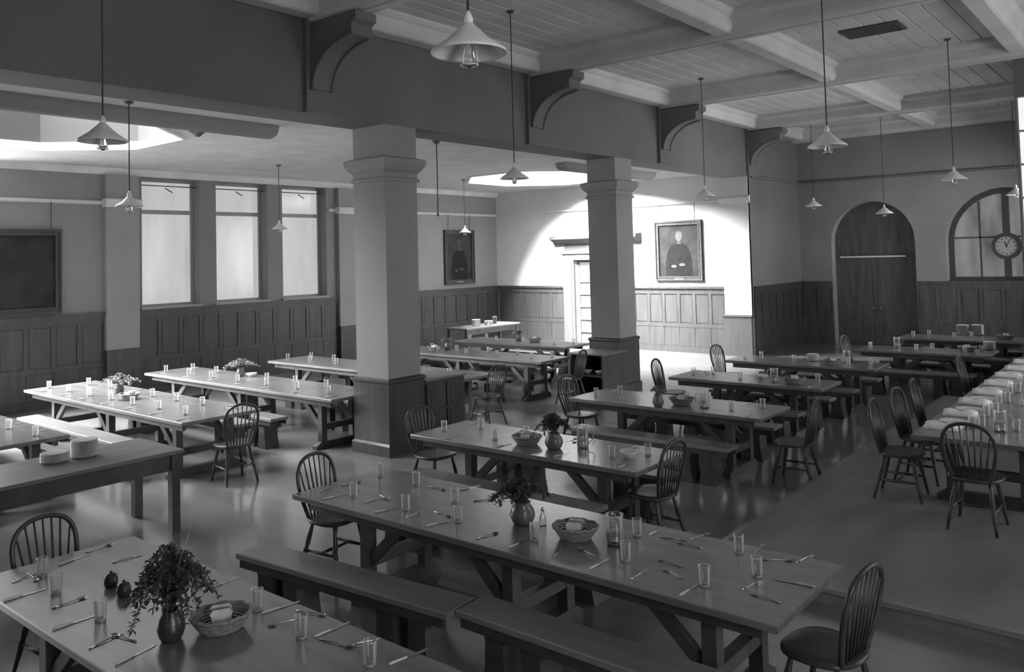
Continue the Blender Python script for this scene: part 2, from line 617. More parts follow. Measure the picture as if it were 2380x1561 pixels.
ca = MB().holed(rect(XW, XA0, YS, YB), [octo(*s) for s in SKYL], lambda u, v, t: (u, v, t), ZA, ZA + .12)
ceiling_aisle = struct(ca.obj('ceiling_aisle', 'ceiling_paint'), 'flat plastered aisle ceiling with two octagonal roof lights')
for k, (cx, cy, r) in enumerate(SKYL):
    wmb = MB()
    o1, o2 = octo(cx, cy, r), octo(cx, cy, r + .12)
    wmb.holed(o2, [o1], lambda u, v, t: (u, v, t), ZA + .121, 5.75)
    s = struct(wmb.obj('skylight_%d' % (k + 1), ['well_paint_dim', 'well_paint'][k]), ['octagonal roof light above the serving table end of the aisle', 'octagonal roof light before the aisle door'][k])
    MB().holed(octo(cx, cy, r - .002), [octo(cx, cy, r - .06)], lambda u, v, t: (u, v, t), ZA - .03, ZA + .03).obj('rim_moulding', 'ceiling_paint', s)
    for i in range(8):
        a, b = o1[i], o1[(i + 1) % 8]
        MB().prism([(cx, cy), a, b], 5.68, 5.688, 2).obj('pane', ['dimmed_pane', 'clear_pane'][k], s)
        MB().beam((cx, cy, 5.7), (a[0], a[1], 5.7), .05, .07).obj('glazing_bar', 'white_paint', s)
    portal((cx, cy, 5.8), (0, 0, -1), 2 * r, 2 * r)

# ceiling duct running along the aisle in two lengths
for k, (y0, y1) in enumerate(((2.3, 7.05), (14.2, 18.05))):
    d = MB()
    pts = [(-10.2, y0, ZA - .02), (-10.2, y1 - .1, ZA - .02), (-10.2, y1 - .03, ZA - .02), (-10.2, y1, ZA - .02)]
    d.tube(pts, [.17, .17, .13, .05], 12)
    tag(d.obj('ceiling_duct', 'duct_paint'), ['grey rounded duct on the aisle ceiling by the serving table end', 'grey rounded duct on the aisle ceiling by the portrait'][k], 'duct')

cn = MB().box(XA0, XL + .4, YS - .4, YE + .45, ZN + .03, ZN + .3)
ceiling_nave = struct(cn.obj('ceiling_nave', 'nave_ceiling'), 'boarded nave ceiling divided by moulded beams')
BEAM_Y = [-2.4, 1.97, 6.4, 10.84, 15.24, 19.69, 22.85]
bw_ = .30
bd = {}
nb = 0
x = XA1
while x < XR - .05:
    for i in range(len(BEAM_Y) - 1):
        y0, y1 = BEAM_Y[i] + .2, BEAM_Y[i + 1] - .2
        key = round(y1 - y0, 3)
        if key not in bd:
            bd[key] = MB().box(-.143, .143, -key / 2, key / 2, 0, .028, .006).mesh('board', 'nave_ceiling')
        place('board', bd[key], ceiling_nave, (x + .15, (y0 + y1) / 2, ZN))
    x += bw_
PROF = [(-.3, .33), (-.3, .26), (-.25, .22), (-.2, .20), (-.2, .06), (-.17, .02), (-.13, 0), (.13, 0), (.17, .02), (.2, .06), (.2, .20), (.25, .22), (.3, .26), (.3, .33)]
for i, y in enumerate(BEAM_Y):
    b = MB().prism([(y + u, 5.62 + v) for u, v in PROF], XA1, XL, 0).obj('beam', 'nave_ceiling')
    b.name = 'trim_%d' % (i + 1)
    struct(b, 'moulded cross beam of the nave ceiling')
    MB().box(XA1, XL, y - .03, y + .03, 5.60, 5.62).obj('bead', 'nave_ceiling', b)
for i, x in enumerate((-8.2, -4.85, XR + .12)):
    b = MB().prism([(x + u * .8, 5.66 + v) for u, v in PROF], YS, YE, 1).obj('beam', 'nave_ceiling')
    b.name = 'trim_%d' % (i + 20)
    struct(b, 'moulded lengthwise beam of the nave ceiling')
vent = MB()
tv = thing('ceiling_vent', 'dark rectangular air vent in the nave ceiling', 'vent', (-3.5, 13.05, ZN - .03))
MB().holed(rect(-.42, .42, -.28, .28), [rect(-.36, .36, -.22, .22)], lambda u, v, t: (u, v, t), 0, .028).obj('frame', 'iron', tv)
for i in range(7):
    MB().beam((-.36, -.19 + i * .063, .014), (.36, -.19 + i * .063, .014), .04, .006, (0, .5, 1)).obj('slat', 'iron', tv)

# wall pilasters and curved brackets under the beams
for k, y in enumerate((6.4, 10.84, 15.24, 19.69)):
    p = MB().box(XA1, XA1 + .07, y - .22, y + .22, ZB, ZN).obj('trim_%d' % (30 + k), 'nave_plaster')
    struct(p, 'flat pilaster strip under a nave beam')
    pr = [(XA1 + .071, 4.78)]
    for q in range(11):
        a = PI / 2 * q / 10
        pr.append((XA1 + .1 + .72 * (1 - math.cos(a)), 4.78 + .55 * math.sin(a)))
    pr += [(XA1 + .86, 5.33), (XA1 + .86, 5.46), (XA1 + .94, 5.50), (XA1 + .94, 5.60), (XA1 + .071, 5.60)]
    MB().prism(pr, y - .16, y + .16, 1).obj('bracket', 'nave_plaster', p)
    edge = [(XA1 + .1 + .72 * (1 - math.cos(PI / 2 * q / 10)), y, 4.78 + .55 * math.sin(PI / 2 * q / 10)) for q in range(11)]
    for s in (-1, 1):
        MB().tube([(a, b + s * .15, c - .01) for a, b, c in edge], .025, 6).obj('bracket_moulding', 'nave_plaster', p)

# picture rails and cornices
tn = [40]


def trim(mb, material, label):
    o = mb.obj('trim_%d' % tn[0], material)
    tn[0] += 1
    return struct(o, label)


RP = [(0, 0), (.05, .02), (.06, .05), (.03, .08), (0, .08)]
for ra, rb in ((YS, -1.65), (1.45, 2.35), (5.25, 8.2), (13.05, YB)):
    trim(MB().prism([(XW + u, RAIL + v) for u, v in RP], ra, rb, 1), 'plaster', 'picture rail along the window wall')
trim(MB().prism([(YB - u, RAIL + v) for u, v in RP], XW + .06, XA0 - .06, 0), 'plaster', 'picture rail along the aisle back wall')
trim(MB().prism([(YE - u, 4.45 + v) for u, v in RP], XA1 + .06, XR, 0), 'nave_plaster', 'string course on the nave end wall')
trim(MB().prism([(XA1 + u, 4.45 + v) for u, v in RP], YB + .1, YE - .06, 1), 'nave_plaster', 'string course on the nave side wall')
for xx, s in ((XW, 1), (XA0, -1)):
    trim(MB().prism([(xx, ZA), (xx + s * .14, ZA), (xx + s * .1, ZA - .04), (xx + s * .03, ZA - .12), (xx, ZA - .13)], YS, YB, 1), 'ceiling_paint', 'plaster cornice along the aisle ceiling')

# ------------------------------------------------------------------ wainscot
def wainscot(label, mp, u0, u1, top, material, pitch=.47, n=None):
    """Panelled dado; mp(u, v, t) with t the distance out from the wall."""
    m = MB()
    L = u1 - u0
    k = n or max(1, round(L / pitch))
    def slab(a, b, c, d, t):
        m.holed(rect(a, b, c, d), [], mp, 0.0, t)
    slab(u0, u1, 0, top - .1, .012)                         # backing
    slab(u0, u1, 0, .16, .04)                               # skirting
    m.holed(rect(u0, u1, top - .06, top), [], mp, 0, .07)   # cap
    m.holed(rect(u0, u1, top - .09, top - .06), [], mp, 0, .045)
    slab(u0, u1, top - .2, top - .09, .032)
    full = top > 1.4
    if full:
        slab(u0, u1, .66, .76, .032)
    for i in range(k + 1):
        c = u0 + L * i / k
        slab(max(u0, c - .045), min(u1, c + .045), .76 if full else .16, top - .2, .032)
    o = trim(m, material, label)
    for i in range(k):
        a, b = u0 + L * i / k + .06, u0 + L * (i + 1) / k - .06
        if b - a > .05:
            z0, z1 = (.785 if full else .19), top - .225
            MB().holed(rect(a, b, z0, z1), [], mp, .012, .022).obj('panel', material, o)
            if full:
                MB().holed(rect(a - .055, b + .055, .165, .655), [], mp, .012, .026).obj('board', material, o)
    return o


onleft = lambda u, v, t: (XW + t, u, v)
onback = lambda u, v, t: (u, YB - t, v)
PIL_Y = [(1.62, 2.22), (7.48, 8.15), (13.3, 13.95)]
for a, b, n in ((YS, 1.62, 'wall beside the serving table'), (2.22, 7.48, 'wall below the long dark panel'), (8.15, 13.3, 'wall below the aisle windows'), (13.95, YB, 'wall below the dark portrait')):
    wainscot('dark panelled wainscot on the ' + n, onleft, a, b, DADO, 'dark_panelling')
for a, b in PIL_Y:
    o = trim(MB().box(XW, XW + .12, a, b, .98, ZA - .13), 'pillar_plaster', 'pale plaster pilaster on the window wall')
    MB().box(XW, XW + .145, a - .01, b + .01, 0, .98).obj('pilaster_base', 'dark_panelling', o)
    MB().prism([(XW, RAIL - .05), (XW + .16, RAIL - .05), (XW + .22, RAIL + .1), (XW + .2, RAIL + .12), (XW, RAIL + .12)], a - .03, b + .03, 1).obj('pilaster_cap', 'plaster', o)
wainscot('panelled wainscot left of the aisle door', onback, XW + .075, DCX - 1.18, DADO, 'light_panelling')
wainscot('sunlit panelled wainscot under the portrait', onback, DCX + 1.18, XA0 - .05, DADO, 'light_panelling')
wainscot('dim panelled wainscot on the nave side wall', lambda u, v, t: (XA1 + t, u, v), YB + .05, YE, DADO, 'dark_panelling')
onend = lambda u, v, t: (u, YE - t, v)
wainscot('dim wainscot left of the arched doorway', onend, XA1 + .08, PCX - PHW, DADO, 'end_panelling')
wainscot('dim wainscot below the arched window', onend, PCX + PHW, XR, DADO, 'end_panelling')

# ------------------------------------------------------------------ pillars of the arcade
CAPP = [(0, 3.72), (.03, 3.72), (.03, 3.76), (.006, 3.78), (.006, 3.84), (.05, 3.88), (.09, 3.95), (.10, 4.0), (.10, 4.03), (0, 4.06)]


def sqlathe(mb, x0, x1, y0, y1, prof):
    vs, fs = [], []
    for d, z in prof:
        vs += [(x0 - d, y0 - d, z), (x1 + d, y0 - d, z), (x1 + d, y1 + d, z), (x0 - d, y1 + d, z)]
    for i in range(len(prof) - 1):
        for k in range(4):
            l = (k + 1) % 4
            fs.append((i * 4 + k, i * 4 + l, i * 4 + 4 + l, i * 4 + 4 + k))
    fs += [(3, 2, 1, 0), tuple(range(len(vs) - 4, len(vs)))]
    return mb.add(vs, fs)


for k, y in enumerate((1.62, 7.49, 13.35)):
    lab = ['square plastered pillar beside the serving table end', 'square plastered pillar with a closed cupboard against it', 'square plastered pillar with an open shelf unit against it'][k]
    p = thing('pillar', lab, None, (XA0, y, 0))
    tag(p, kind='structure')
    w, d = XA1 - XA0, .6
    MB().box(0, w, 0, d, 1.0, ZB).obj('shaft', 'pillar_plaster', p)
    sqlathe(MB(), 0, w, 0, d, CAPP).obj('capital', 'pillar_plaster', p)
    sqlathe(MB(), 0, w, 0, d, [(.035, .16), (.035, .96), (.05, .98), (.05, 1.01), (.02, 1.03)]).obj('base', 'dark_panelling', p)
    sqlathe(MB(), 0, w, 0, d, [(.06, 0), (.06, .14), (.036, .17)]).obj('plinth', 'dark_panelling', p)
rs = trim(MB().box(XA0 - .06, XA1, YB - .1, YB - .005, 1.0, ZB), 'plaster', 'pale half pillar ending the arcade')
sqlathe(MB(), XA0 - .06, XA1 - .04, YB - .1, YB - .04, [(.035, 0), (.035, .96), (.06, .98), (.06, 1.01), (.02, 1.03)]).obj('base', 'light_panelling', rs)
MB().prism([(YB - .1, 3.82), (YB - .16, 3.88), (YB - .2, 3.96), (YB - .1, 4.03)], XA0 - .1, XA1 + .06, 0).obj('capital', 'plaster', rs)

# ------------------------------------------------------------------ doors
d1 = struct(MB().holed([(DCX - 1.17, 0), (DCX - DHW, 0), (DCX - DHW, DTOP), (DCX + DHW, DTOP), (DCX + DHW, 0), (DCX + 1.17, 0), (DCX + 1.17, DTOP + .22), (DCX - 1.17, DTOP + .22)], [], lambda u, v, t: (u, t, v), YB - .09, YB).obj('door_1', 'door_paint'),
            'pale panelled aisle door under a heavy moulded cornice')
MB().prism([(YB - .05, 2.70), (YB - .05, 2.94), (YB, 2.94), (YB, 2.70)], DCX - 1.12, DCX + 1.12, 0).obj('frieze', 'door_paint', d1)
MB().prism([(YB, 2.94), (YB - .1, 2.94), (YB - .13, 2.99), (YB - .2, 3.03), (YB - .24, 3.06), (YB - .33, 3.09), (YB - .33, 3.17), (YB, 3.2)], DCX - 1.46, DCX + 1.46, 0).obj('cornice', 'door_paint', d1)
MB().prism([(YB - .09, 2.64), (YB - .13, 2.66), (YB - .13, 2.70), (YB - .09, 2.70)], DCX - 1.22, DCX + 1.22, 0).obj('architrave_moulding', 'door_paint', d1)
MB().box(DCX - DHW - .16, DCX - DHW - .08, YB - .11, YB - .09, 0, DTOP).obj('architrave_bead', 'door_paint', d1)
MB().box(DCX + DHW + .08, DCX + DHW + .16, YB - .11, YB - .09, 0, DTOP).obj('architrave_bead', 'door_paint', d1)
for s in (-1, 1):
    x0, x1 = (DCX - DHW + .01, DCX - .006) if s < 0 else (DCX + .006, DCX + DHW - .01)
    zs = [.04, .42, .78, 1.14, 1.50, 1.86, 2.44]
    lf = MB().holed(rect(x0, x1, .01, DTOP - .01), [rect(x0 + .09, x1 - .09, zs[i] + .05, zs[i + 1] - .03) for i in range(6)], lambda u, v, t: (u, t, v), YB + .06, YB + .11).obj('leaf', 'door_paint', d1)
    for i in range(6):
        if i == 5:
            MB().box(x0 + .08, x1 - .08, YB + .08, YB + .086, zs[i] + .04, zs[i + 1] - .02).obj('pane', 'door_pane', lf)
        else:
            MB().box(x0 + .08, x1 - .08, YB + .085, YB + .1, zs[i] + .04, zs[i + 1] - .02).obj('panel', 'door_paint', lf)
    hx = x1 - .05 if s < 0 else x0 + .05
    MB().lathe([(.02, 0), (.012, .02), (.028, .045), (.02, .065)], 10).obj('knob', 'brass', lf, (hx, YB + .055, 1.02)).rotation_euler = (PI / 2, 0, 0)
MB().box(DCX - 1, DCX + 1, YB + .405, YB + .45, 0, 2.7).obj('light_stop', 'plaster', d1)  # unseen backing added so sky does not leak through the door gaps

d2 = struct(MB().holed(arch(PCX, PHW - .002, .0, PTOP - .003, 20), [arch(PCX, PHW - .1, .0 + .001, PTOP - .1, 20)], lambda u, v, t: (u, t, v), YE + .3, YE + .42).obj('door_2', 'end_panelling'),
            'dark arched double doorway in the nave end wall')
MB().prism(arch(PCX, PHW - .1, 2.42, PTOP - .1, 20), YE + .36, YE + .4, 1).obj('tympanum', 'end_panelling', d2)
MB().box(PCX - PHW + .1, PCX + PHW - .1, YE + .26, YE + .40, 2.34, 2.42).obj('transom', 'end_panelling', d2)
MB().box(PCX - PHW + .14, PCX + PHW - .3, YE + .235, YE + .26, 2.36, 2.40).obj('light_slit_bar', 'enamel', d2)  # white bar standing in for the slit of light over the doors
MB().box(PCX - 1.2, PCX + 1.2, YE + .455, YE + .5, 0, 4.0).obj('light_stop', 'dark_wood', d2)  # added backing, out of sight, stops sky light between the leaves
for s in (-1, 1):
    x0, x1 = (PCX - PHW + .1, PCX - .005) if s < 0 else (PCX + .005, PCX + PHW - .1)
    lf = MB().holed(rect(x0, x1, .01, 2.34), [rect(x0 + .1, x1 - .1, .2, .95), rect(x0 + .1, x1 - .1, 1.1, 2.2)], lambda u, v, t: (u, t, v), YE + .33, YE + .38).obj('leaf', 'end_panelling', d2)
    MB().box(x0 + .09, x1 - .09, YE + .35, YE + .37, .19, .96).obj('panel', 'end_panelling', lf)
    MB().box(x0 + .09, x1 - .09, YE + .35, YE + .37, 1.09, 2.21).obj('panel', 'end_panelling', lf)
    MB().lathe([(.02, 0), (.012, .02), (.03, .05), (.02, .07)], 10).obj('knob', 'brass', lf, (PCX + s * .09, YE + .33, 1.0)).rotation_euler = (PI / 2, 0, 0)

# ------------------------------------------------------------------ pictures on the walls
def picture(label, wall, c, zc, w, h, frame, canvas, sitter):
    """wall 'b' = back wall, 'l' = window wall; parts stand proud of the wall."""
    t = thing('framed_portrait' if sitter else 'dark_painting', label, 'painting')
    if wall == 'b':
        t.location = (c, YB - .002, zc)
    else:
        t.location = (XW + .002, c, zc)
        t.rotation_euler = (0, 0, PI / 2)
    # local: x right along the wall, -y out of the wall
    fn = lambda u, v, q: (u, -q, v)
    b = .12
    MB().holed(rect(-w / 2, w / 2, -h / 2, h / 2), [rect(-w / 2 + b, w / 2 - b, -h / 2 + b, h / 2 - b)], fn, .0, .05).obj('frame', frame, t)
    MB().holed(rect(-w / 2 + .012, w / 2 - .012, -h / 2 + .012, h / 2 - .012), [rect(-w / 2 + .045, w / 2 - .045, -h / 2 + .045, h / 2 - .045)], fn, .05, .075).obj('outer_moulding', frame, t)
    MB().holed(rect(-w / 2 + b - .03, w / 2 - b + .03, -h / 2 + b - .03, h / 2 - b + .03), [rect(-w / 2 + b, w / 2 - b, -h / 2 + b, h / 2 - b)], fn, .05, .06).obj('inner_moulding', frame, t)
    cv = MB().holed(rect(-w / 2 + b - .005, w / 2 - b + .005, -h / 2 + b - .005, h / 2 - b + .005), [], fn, .004, .02).obj('canvas', canvas, t)
    if sitter:
        skin = 'paint_skin' if sitter == 1 else 'paint_skin_dim'
        cw, ch = w - 2 * b, h - 2 * b
        def blob(name, m, pts, d):
            MB().holed([(u * cw, v * ch) for u, v in pts], [], fn, .02, .02 + d).obj(name, m, cv)
        body = [(-.33, -.49), (.34, -.49), (.33, -.2), (.28, 0), (.2, .1), (.09, .15), (.05, .2), (-.03, .2), (-.07, .15), (-.18, .1), (-.27, 0), (-.34, -.22)]
        blob('sitter', 'paint_coat', body, .002)
        blob('collar', 'paint_skin_dim', [(-.05, .13), (.07, .13), (.05, .2), (-.03, .2)], .003)
        blob('head', skin, [(.01 + .085 * math.cos(a * PI / 8), .285 + .085 * math.sin(a * PI / 8) * cw / ch * 1.35) for a in range(16)], .004)
        blob('hair', 'paint_skin_dim', [(.01 + .09 * math.cos(a * PI / 8), .325 + .065 * math.sin(a * PI / 8) * cw / ch * 1.3) for a in range(0, 9)] + [(.01 + .07 * math.cos(a * PI / 8), .325 + .04 * math.sin(a * PI / 8)) for a in range(8, -1, -1)], .0045)
        blob('backdrop', 'canvas_dark', [(-.5, -.5), (-.12, -.5), (-.3, .1), (-.2, .5), (-.5, .5)], .001)
        blob('hand', skin, [(.08 + .08 * math.cos(a * PI / 6), -.27 + .03 * math.sin(a * PI / 6)) for a in range(12)], .003)
        blob('hand', skin, [(-.13 + .07 * math.cos(a * PI / 6), -.3 + .028 * math.sin(a * PI / 6)) for a in range(12)], .003)
        MB().holed(rect(-.13, .13, -h / 2 + .03, -h / 2 + .075), [], fn, .05, .056).obj('name_plate', 'brass', t)
    zr = RAIL + .03 - zc
    for s in (-1, 1):
        MB().tube([(s * w * .36, -.03, h / 2 - .02), (s * w * .36, -.05, zr)], .008, 5).obj('hanging_cord', 'cord', t)
    return t


picture('gilt framed portrait of a seated sitter above the sunlit wainscot', 'b', -10.35, 2.67, 1.4, 1.6, 'gilt', 'canvas_mid', 1)
picture('dark portrait in a narrow frame on the window wall near the corner', 'l', 17.85, 2.66, 1.3, 1.6, 'old_frame', 'canvas_dark', 2)
picture('large dark framed picture on the window wall beside the first pilaster', 'l', 6.0, 2.58, 1.35, 1.6, 'old_frame', 'canvas_dark', 0)

# clock on the mullion of the arched window
ck = thing('wall_clock', 'round dark rimmed clock on the arched window mullion', 'clock', (ACX, YE + .235, 2.58))
def disc(mb, r, t0, t1, n=28, r0=None):
    c = [(r * math.cos(2 * PI * i / n), r * math.sin(2 * PI * i / n)) for i in range(n)]
    h = [[(r0 * math.cos(2 * PI * i / n), r0 * math.sin(2 * PI * i / n)) for i in range(n)]] if r0 else []
    return mb.holed(c, h, lambda u, v, t: (u, -t, v), t0, t1)
disc(MB(), .33, 0, .07, r0=.24).obj('rim', 'iron', ck)
disc(MB(), .245, 0, .03).obj('dial', 'dial', ck)
for i in range(12):
    a = PI / 6 * i
    MB().beam((math.sin(a) * .17, -.032, math.cos(a) * .17), (math.sin(a) * .215, -.032, math.cos(a) * .215), .02, .004, (0, 1, 0)).obj('hour_mark', 'iron', ck)
for nm, a, l, w in (('hour_hand', -.35, .12, .026), ('minute_hand', .42, .18, .018)):
    MB().beam((-math.sin(a) * .03, -.038, -math.cos(a) * .03), (math.sin(a) * l, -.038, math.cos(a) * l), w, .004, (0, 1, 0)).obj(nm, 'iron', ck)


# ------------------------------------------------------------------ pendant lamps
def make_lamp(D, drop):
    t = thing('pendant_lamp', 'x', 'lamp')
    r = D / 2
    h = D * .40
    MB().lathe([(.022, h), (.04, h - .02), (r * .55, h * .45), (r * .98, .012), (r, 0), (r - .004, -.004), (r * .97, .008), (r * .54, h * .43), (.036, h - .03), (.02, h - .012)], 28, cap0=False, cap1=False).obj('shade', 'enamel', t)
    MB().lathe([(.014, h - .01), (.024, h + .0), (.026, h + .02), (.016, h + .045), (.006, h + .06)], 12).obj('cap', 'enamel', t)
    MB().lathe([(.02, h - .1), (.022, h - .03), (.018, h - .012)], 10).obj('lamp_holder', 'brass', t)
    b = MB().lathe([(.006, -.075), (.022, -.066), (.033, -.045), (.034, -.03), (.026, 0), (.015, h - .1)], 12).obj('bulb', 'glass', t)
    g = MB()
    for a in range(3):
        q = a * 2 * PI / 3 + .5
        g.tube([(.02 * math.cos(q), .02 * math.sin(q), h - .09), (.042 * math.cos(q), .042 * math.sin(q), -.02), (.044 * math.cos(q), .044 * math.sin(q), -.06)], .003, 5)
    g.tube([(.044 * math.cos(i * PI / 8), .044 * math.sin(i * PI / 8), -.062) for i in range(16)], .004, 5, closed=True)
    g.obj('bulb_guard', 'enamel', t)
    MB().tube([(0, 0, h + .055), (0, 0, h + .06 + (drop - h) * .5), (0, 0, drop)], .007, 5).obj('flex', 'cord', t)
    MB().lathe([(.035, drop - .03), (.06, drop - .002)], 12).obj('ceiling_rose', 'iron', t)
    return t


LZ = 3.68
nave_lamps = [(-2.75, 3.05, LZ, 'above the first and second nave tables, bay side'), (-6.86, 3.07, LZ, 'between the serving table and the closest nave table'),
              (-2.76, 8.48, LZ, 'above the dais edge beside the third nave table'), (-6.88, 8.48, LZ, 'beside the cupboard pillar'),
              (-2.78, 14.55, LZ, 'between the bay end wall and the fifth beam'), (-7.0, 14.37, LZ, 'beside the shelf unit pillar'),
              (-7.02, 20.36, LZ, 'before the dim nave side wall'), (-5.40, 20.42, 3.42, 'before the arched doorway'), (-2.71, 20.33, LZ, 'before the arched window')]
for x, y, z, w in nave_lamps:
    drop = ZN - z - .0
    spawn('lamp%.2f' % drop, lambda: make_lamp(.39, drop), 'white conical pendant lamp hanging ' + w, (x, y, z))
for x, y, z, w in [(-9.72, 4.66, 3.36, 'in the aisle near the first pilaster'), (-14.16, 9.84, 3.31, 'in the aisle before the third window'), (-14.1, 15.32, 3.27, 'in the aisle before the dark portrait')]:
    drop = ZA - z
    spawn('lampa%.2f' % drop, lambda: make_lamp(.31, drop), 'small white conical pendant lamp hanging ' + w, (x, y, z))
pc = thing('pull_cord', 'long dark pull cord hanging from the aisle ceiling', 'cord', (-9.67, 9.85, 3.4))
MB().tube([(0, 0, .02), (.004, 0, .6), (0, 0, ZA - 3.4 - .02)], .009, 5).obj('cord', 'cord', pc)
MB().lathe([(.006, -.06), (.02, -.04), (.016, 0), (.008, .03)], 10).obj('weight', 'iron', pc)
MB().lathe([(.03, ZA - 3.4 - .05), (.08, ZA - 3.4)], 12).obj('ceiling_rose', 'iron', pc)
tag(MB().lathe([(.03, 0), (.07, .04), (.17, .11)], 14).obj('ceiling_rose', 'iron', None, (-11.07, 6.32, ZA - .112)), 'dark conical ceiling rose on the aisle ceiling', 'ceiling rose')


# ------------------------------------------------------------------ furniture models
def catmull(P, n=6):
    P = [Vector(p) for p in P]
    out = []
    for i in range(len(P) - 1):
        p0, p1, p2, p3 = P[max(i - 1, 0)], P[i], P[i + 1], P[min(i + 2, len(P) - 1)]
        for k in range(n):
            t = k / n
            out.append(.5 * ((2 * p1) + (p2 - p0) * t + (2 * p0 - 5 * p1 + 4 * p2 - p3) * t * t + (3 * p1 - p0 - 3 * p2 + p3) * t ** 3))
    out.append(P[-1])
    return out


def make_chair():
    """Hoop-back Windsor chair facing +x, origin on the floor under the seat."""
    t = thing('windsor_chair', 'x', 'chair')
    # saddle seat
    n = 28
    loops = []
    for z, k, dip in ((.425, .90, 0), (.437, 1.0, 0), (.455, 1.0, 0), (.462, .95, 0), (.456, .6, .0), (.450, .25, 0)):
        loops.append([(.215 * k * (abs(math.cos(a)) ** .8) * (1 if math.cos(a) > 0 else -1) + .01, .225 * k * (abs(math.sin(a)) ** .75) * (1 if math.sin(a) > 0 else -1) * (1.0 + .06 * math.cos(a)), z) for a in [2 * PI * i / n for i in range(n)]])
    m = MB()
    vs = [p for l in loops for p in l]
    fs = [(i * n + k, i * n + (k + 1) % n, (i + 1) * n + (k + 1) % n, (i + 1) * n + k) for i in range(len(loops) - 1) for k in range(n)]
    fs += [tuple(range(n))[::-1], tuple(range((len(loops) - 1) * n, len(loops) * n))]
    m.add(vs, fs, True)
    m.obj('seat', 'chair_wood', t)
    lean = lambda z: -.155 - .20 * (z - .46)
    half = [(-.150, .455), (-.185, .58), (-.208, .70), (-.205, .81), (-.165, .895), (-.09, .94), (0, .953)]
    pts = [(lean(z), y, z) for y, z in half] + [(lean(z), -y, z) for y, z in half[-2::-1]]
    hoop = catmull(pts, 5)
    MB().tube(hoop, .0165, 8).obj('hoop', 'chair_wood', t)
    for i in range(7):
        y0 = (i - 3) * .037
        y1 = (i - 3) * .058
        zt = .945 - 1.9 * y1 * y1 - (.0 if abs(i - 3) < 3 else .04)
        MB().tube([(-.160, y0, .455), (-.16 + (lean(zt) + .16) * .4, y0 + (y1 - y0) * .4, .455 + (zt - .455) * .4), (lean(zt), y1, zt)], [.0075, .0095, .0065], 6).obj('spindle', 'chair_wood', t)
    for sx in (-1, 1):
        for sy in (-1, 1):
            a = Vector((sx * .125 + .01, sy * .135, .43))
            b = Vector((sx * .195 + (.02 if sx > 0 else -.03), sy * .195, 0))
            ks = (0, .12, .3, .42, .5, .56, .75, 1)
            MB().tube([a + (b - a) * k for k in ks], [.013, .016, .021, .0225, .016, .021, .018, .0125], 8).obj('leg', 'chair_wood', t)
    for sy in (-1, 1):
        MB().tube([(-.19, sy * .168, .185), (0, sy * .168, .185), (.185, sy * .168, .185)], [.01, .016, .01], 7).obj('stretcher', 'chair_wood', t)
    MB().tube([(0, -.165, .185), (0, 0, .185), (0, .165, .185)], [.01, .016, .01], 7).obj('stretcher', 'chair_wood', t)
    return t


def make_table(L, W, top='table_top'):
    t = thing('refectory_table', 'x', 'table')
    MB().box(-L / 2, L / 2, -W / 2, W / 2, .705, .75, .006).obj('tabletop', top, t)
    ap = MB()
    for s in (-1, 1):
        ap.box(-L / 2 + .12, L / 2 - .12, s * (W / 2 - .1) - .02, s * (W / 2 - .1) + .02, .625, .705)
    ap.obj('side_rail', 'dark_wood', t)
    n = 3 if L > 3.3 else 2
    e0, e1 = .70, .46
    xs = [-L / 2 + e0 + (L - e0 - e1) * i / (n - 1) for i in range(n)]
    py = W / 2 - .2
    for i, x in enumerate(xs):
        for s in (-1, 1):
            MB().box(x - .045, x + .045, s * py - .045, s * py + .045, .08, .705).obj('leg', 'dark_wood', t)
        MB().box(x - .04, x + .04, -W / 2 + .11, W / 2 - .11, .64, .705).obj('bearer', 'dark_wood', t)
        MB().box(x - .04, x + .04, -py, py, .26, .34).obj('crossbar', 'dark_wood', t)
        ft = [(-W / 2 + .06, 0), (W / 2 - .06, 0), (W / 2 - .06, .05), (W / 2 - .14, .1), (-W / 2 + .14, .1), (-W / 2 + .06, .05)]
        MB().prism(ft, x - .05, x + .05, 0).obj('foot', 'dark_wood', t)
        d = -1 if i else 1
        for s in (-1, 1):
            MB().beam((x + d * .02, s * py, .30), (x + d * .46, s * py, .69), .05, .075).obj('brace', 'dark_wood', t)
    return t


def make_bench(L, W=.29):
    t = thing('bench', 'x', 'bench')
    MB().box(-L / 2, L / 2, -W / 2, W / 2, .405, .45, .006).obj('seat', 'bench_top', t)
    for q in (-1, 1):
        MB().box(-L / 2 + .03, L / 2 - .03, q * (W / 2 - .024) - .012, q * (W / 2 - .024) + .012, .345, .405).obj('seat_rail', 'dark_wood', t)
    for c in (-L / 2 + .42, L / 2 - .42):
        for s in (-1, 1):
            x = c + s * .14
            pr = [(x - .085, .405), (x - .07, .28), (x - .075, .16), (x - .105, 0), (x + .105, 0), (x + .075, .16), (x + .07, .28), (x + .085, .405)]
            MB().prism(pr, -W / 2 + .037, W / 2 - .037, 1).obj('leg', 'dark_wood', t)
    return t


ORD = ['first', 'second', 'third', 'fourth', 'fifth', 'sixth', 'seventh', 'eighth', 'ninth', 'tenth']
NAVE = [(-5.83, -1.85, 1.79, 2.80), (-5.73, -1.67, 4.07, 5.08), (-6.56, -3.75, 6.18, 7.08), (-6.40, -3.76, 8.90, 9.80), (-6.15, -3.85, 11.17, 12.02), (-6.25, -3.77, 13.35, 14.2), (-4.85, -2.6, 15.85, 16.7), (-4.7, -2.4, 18.3, 19.15)]
AISLE = [(-14.2, -9.9, 3.05, 4.05), (-14.15, -9.37, 5.10, 6.2), (-14.3, -9.08, 7.1, 8.05), (-13.75, -8.75, 9.25, 10.2), (-13.5, -8.93, 11.6, 12.5), (-13.0, -9.9, 13.7, 14.6)]
NDESC = ['the %s nave table from the serving table' % o for o in ORD]
LDESC = ['the %s aisle table from the serving table' % o for o in ORD]


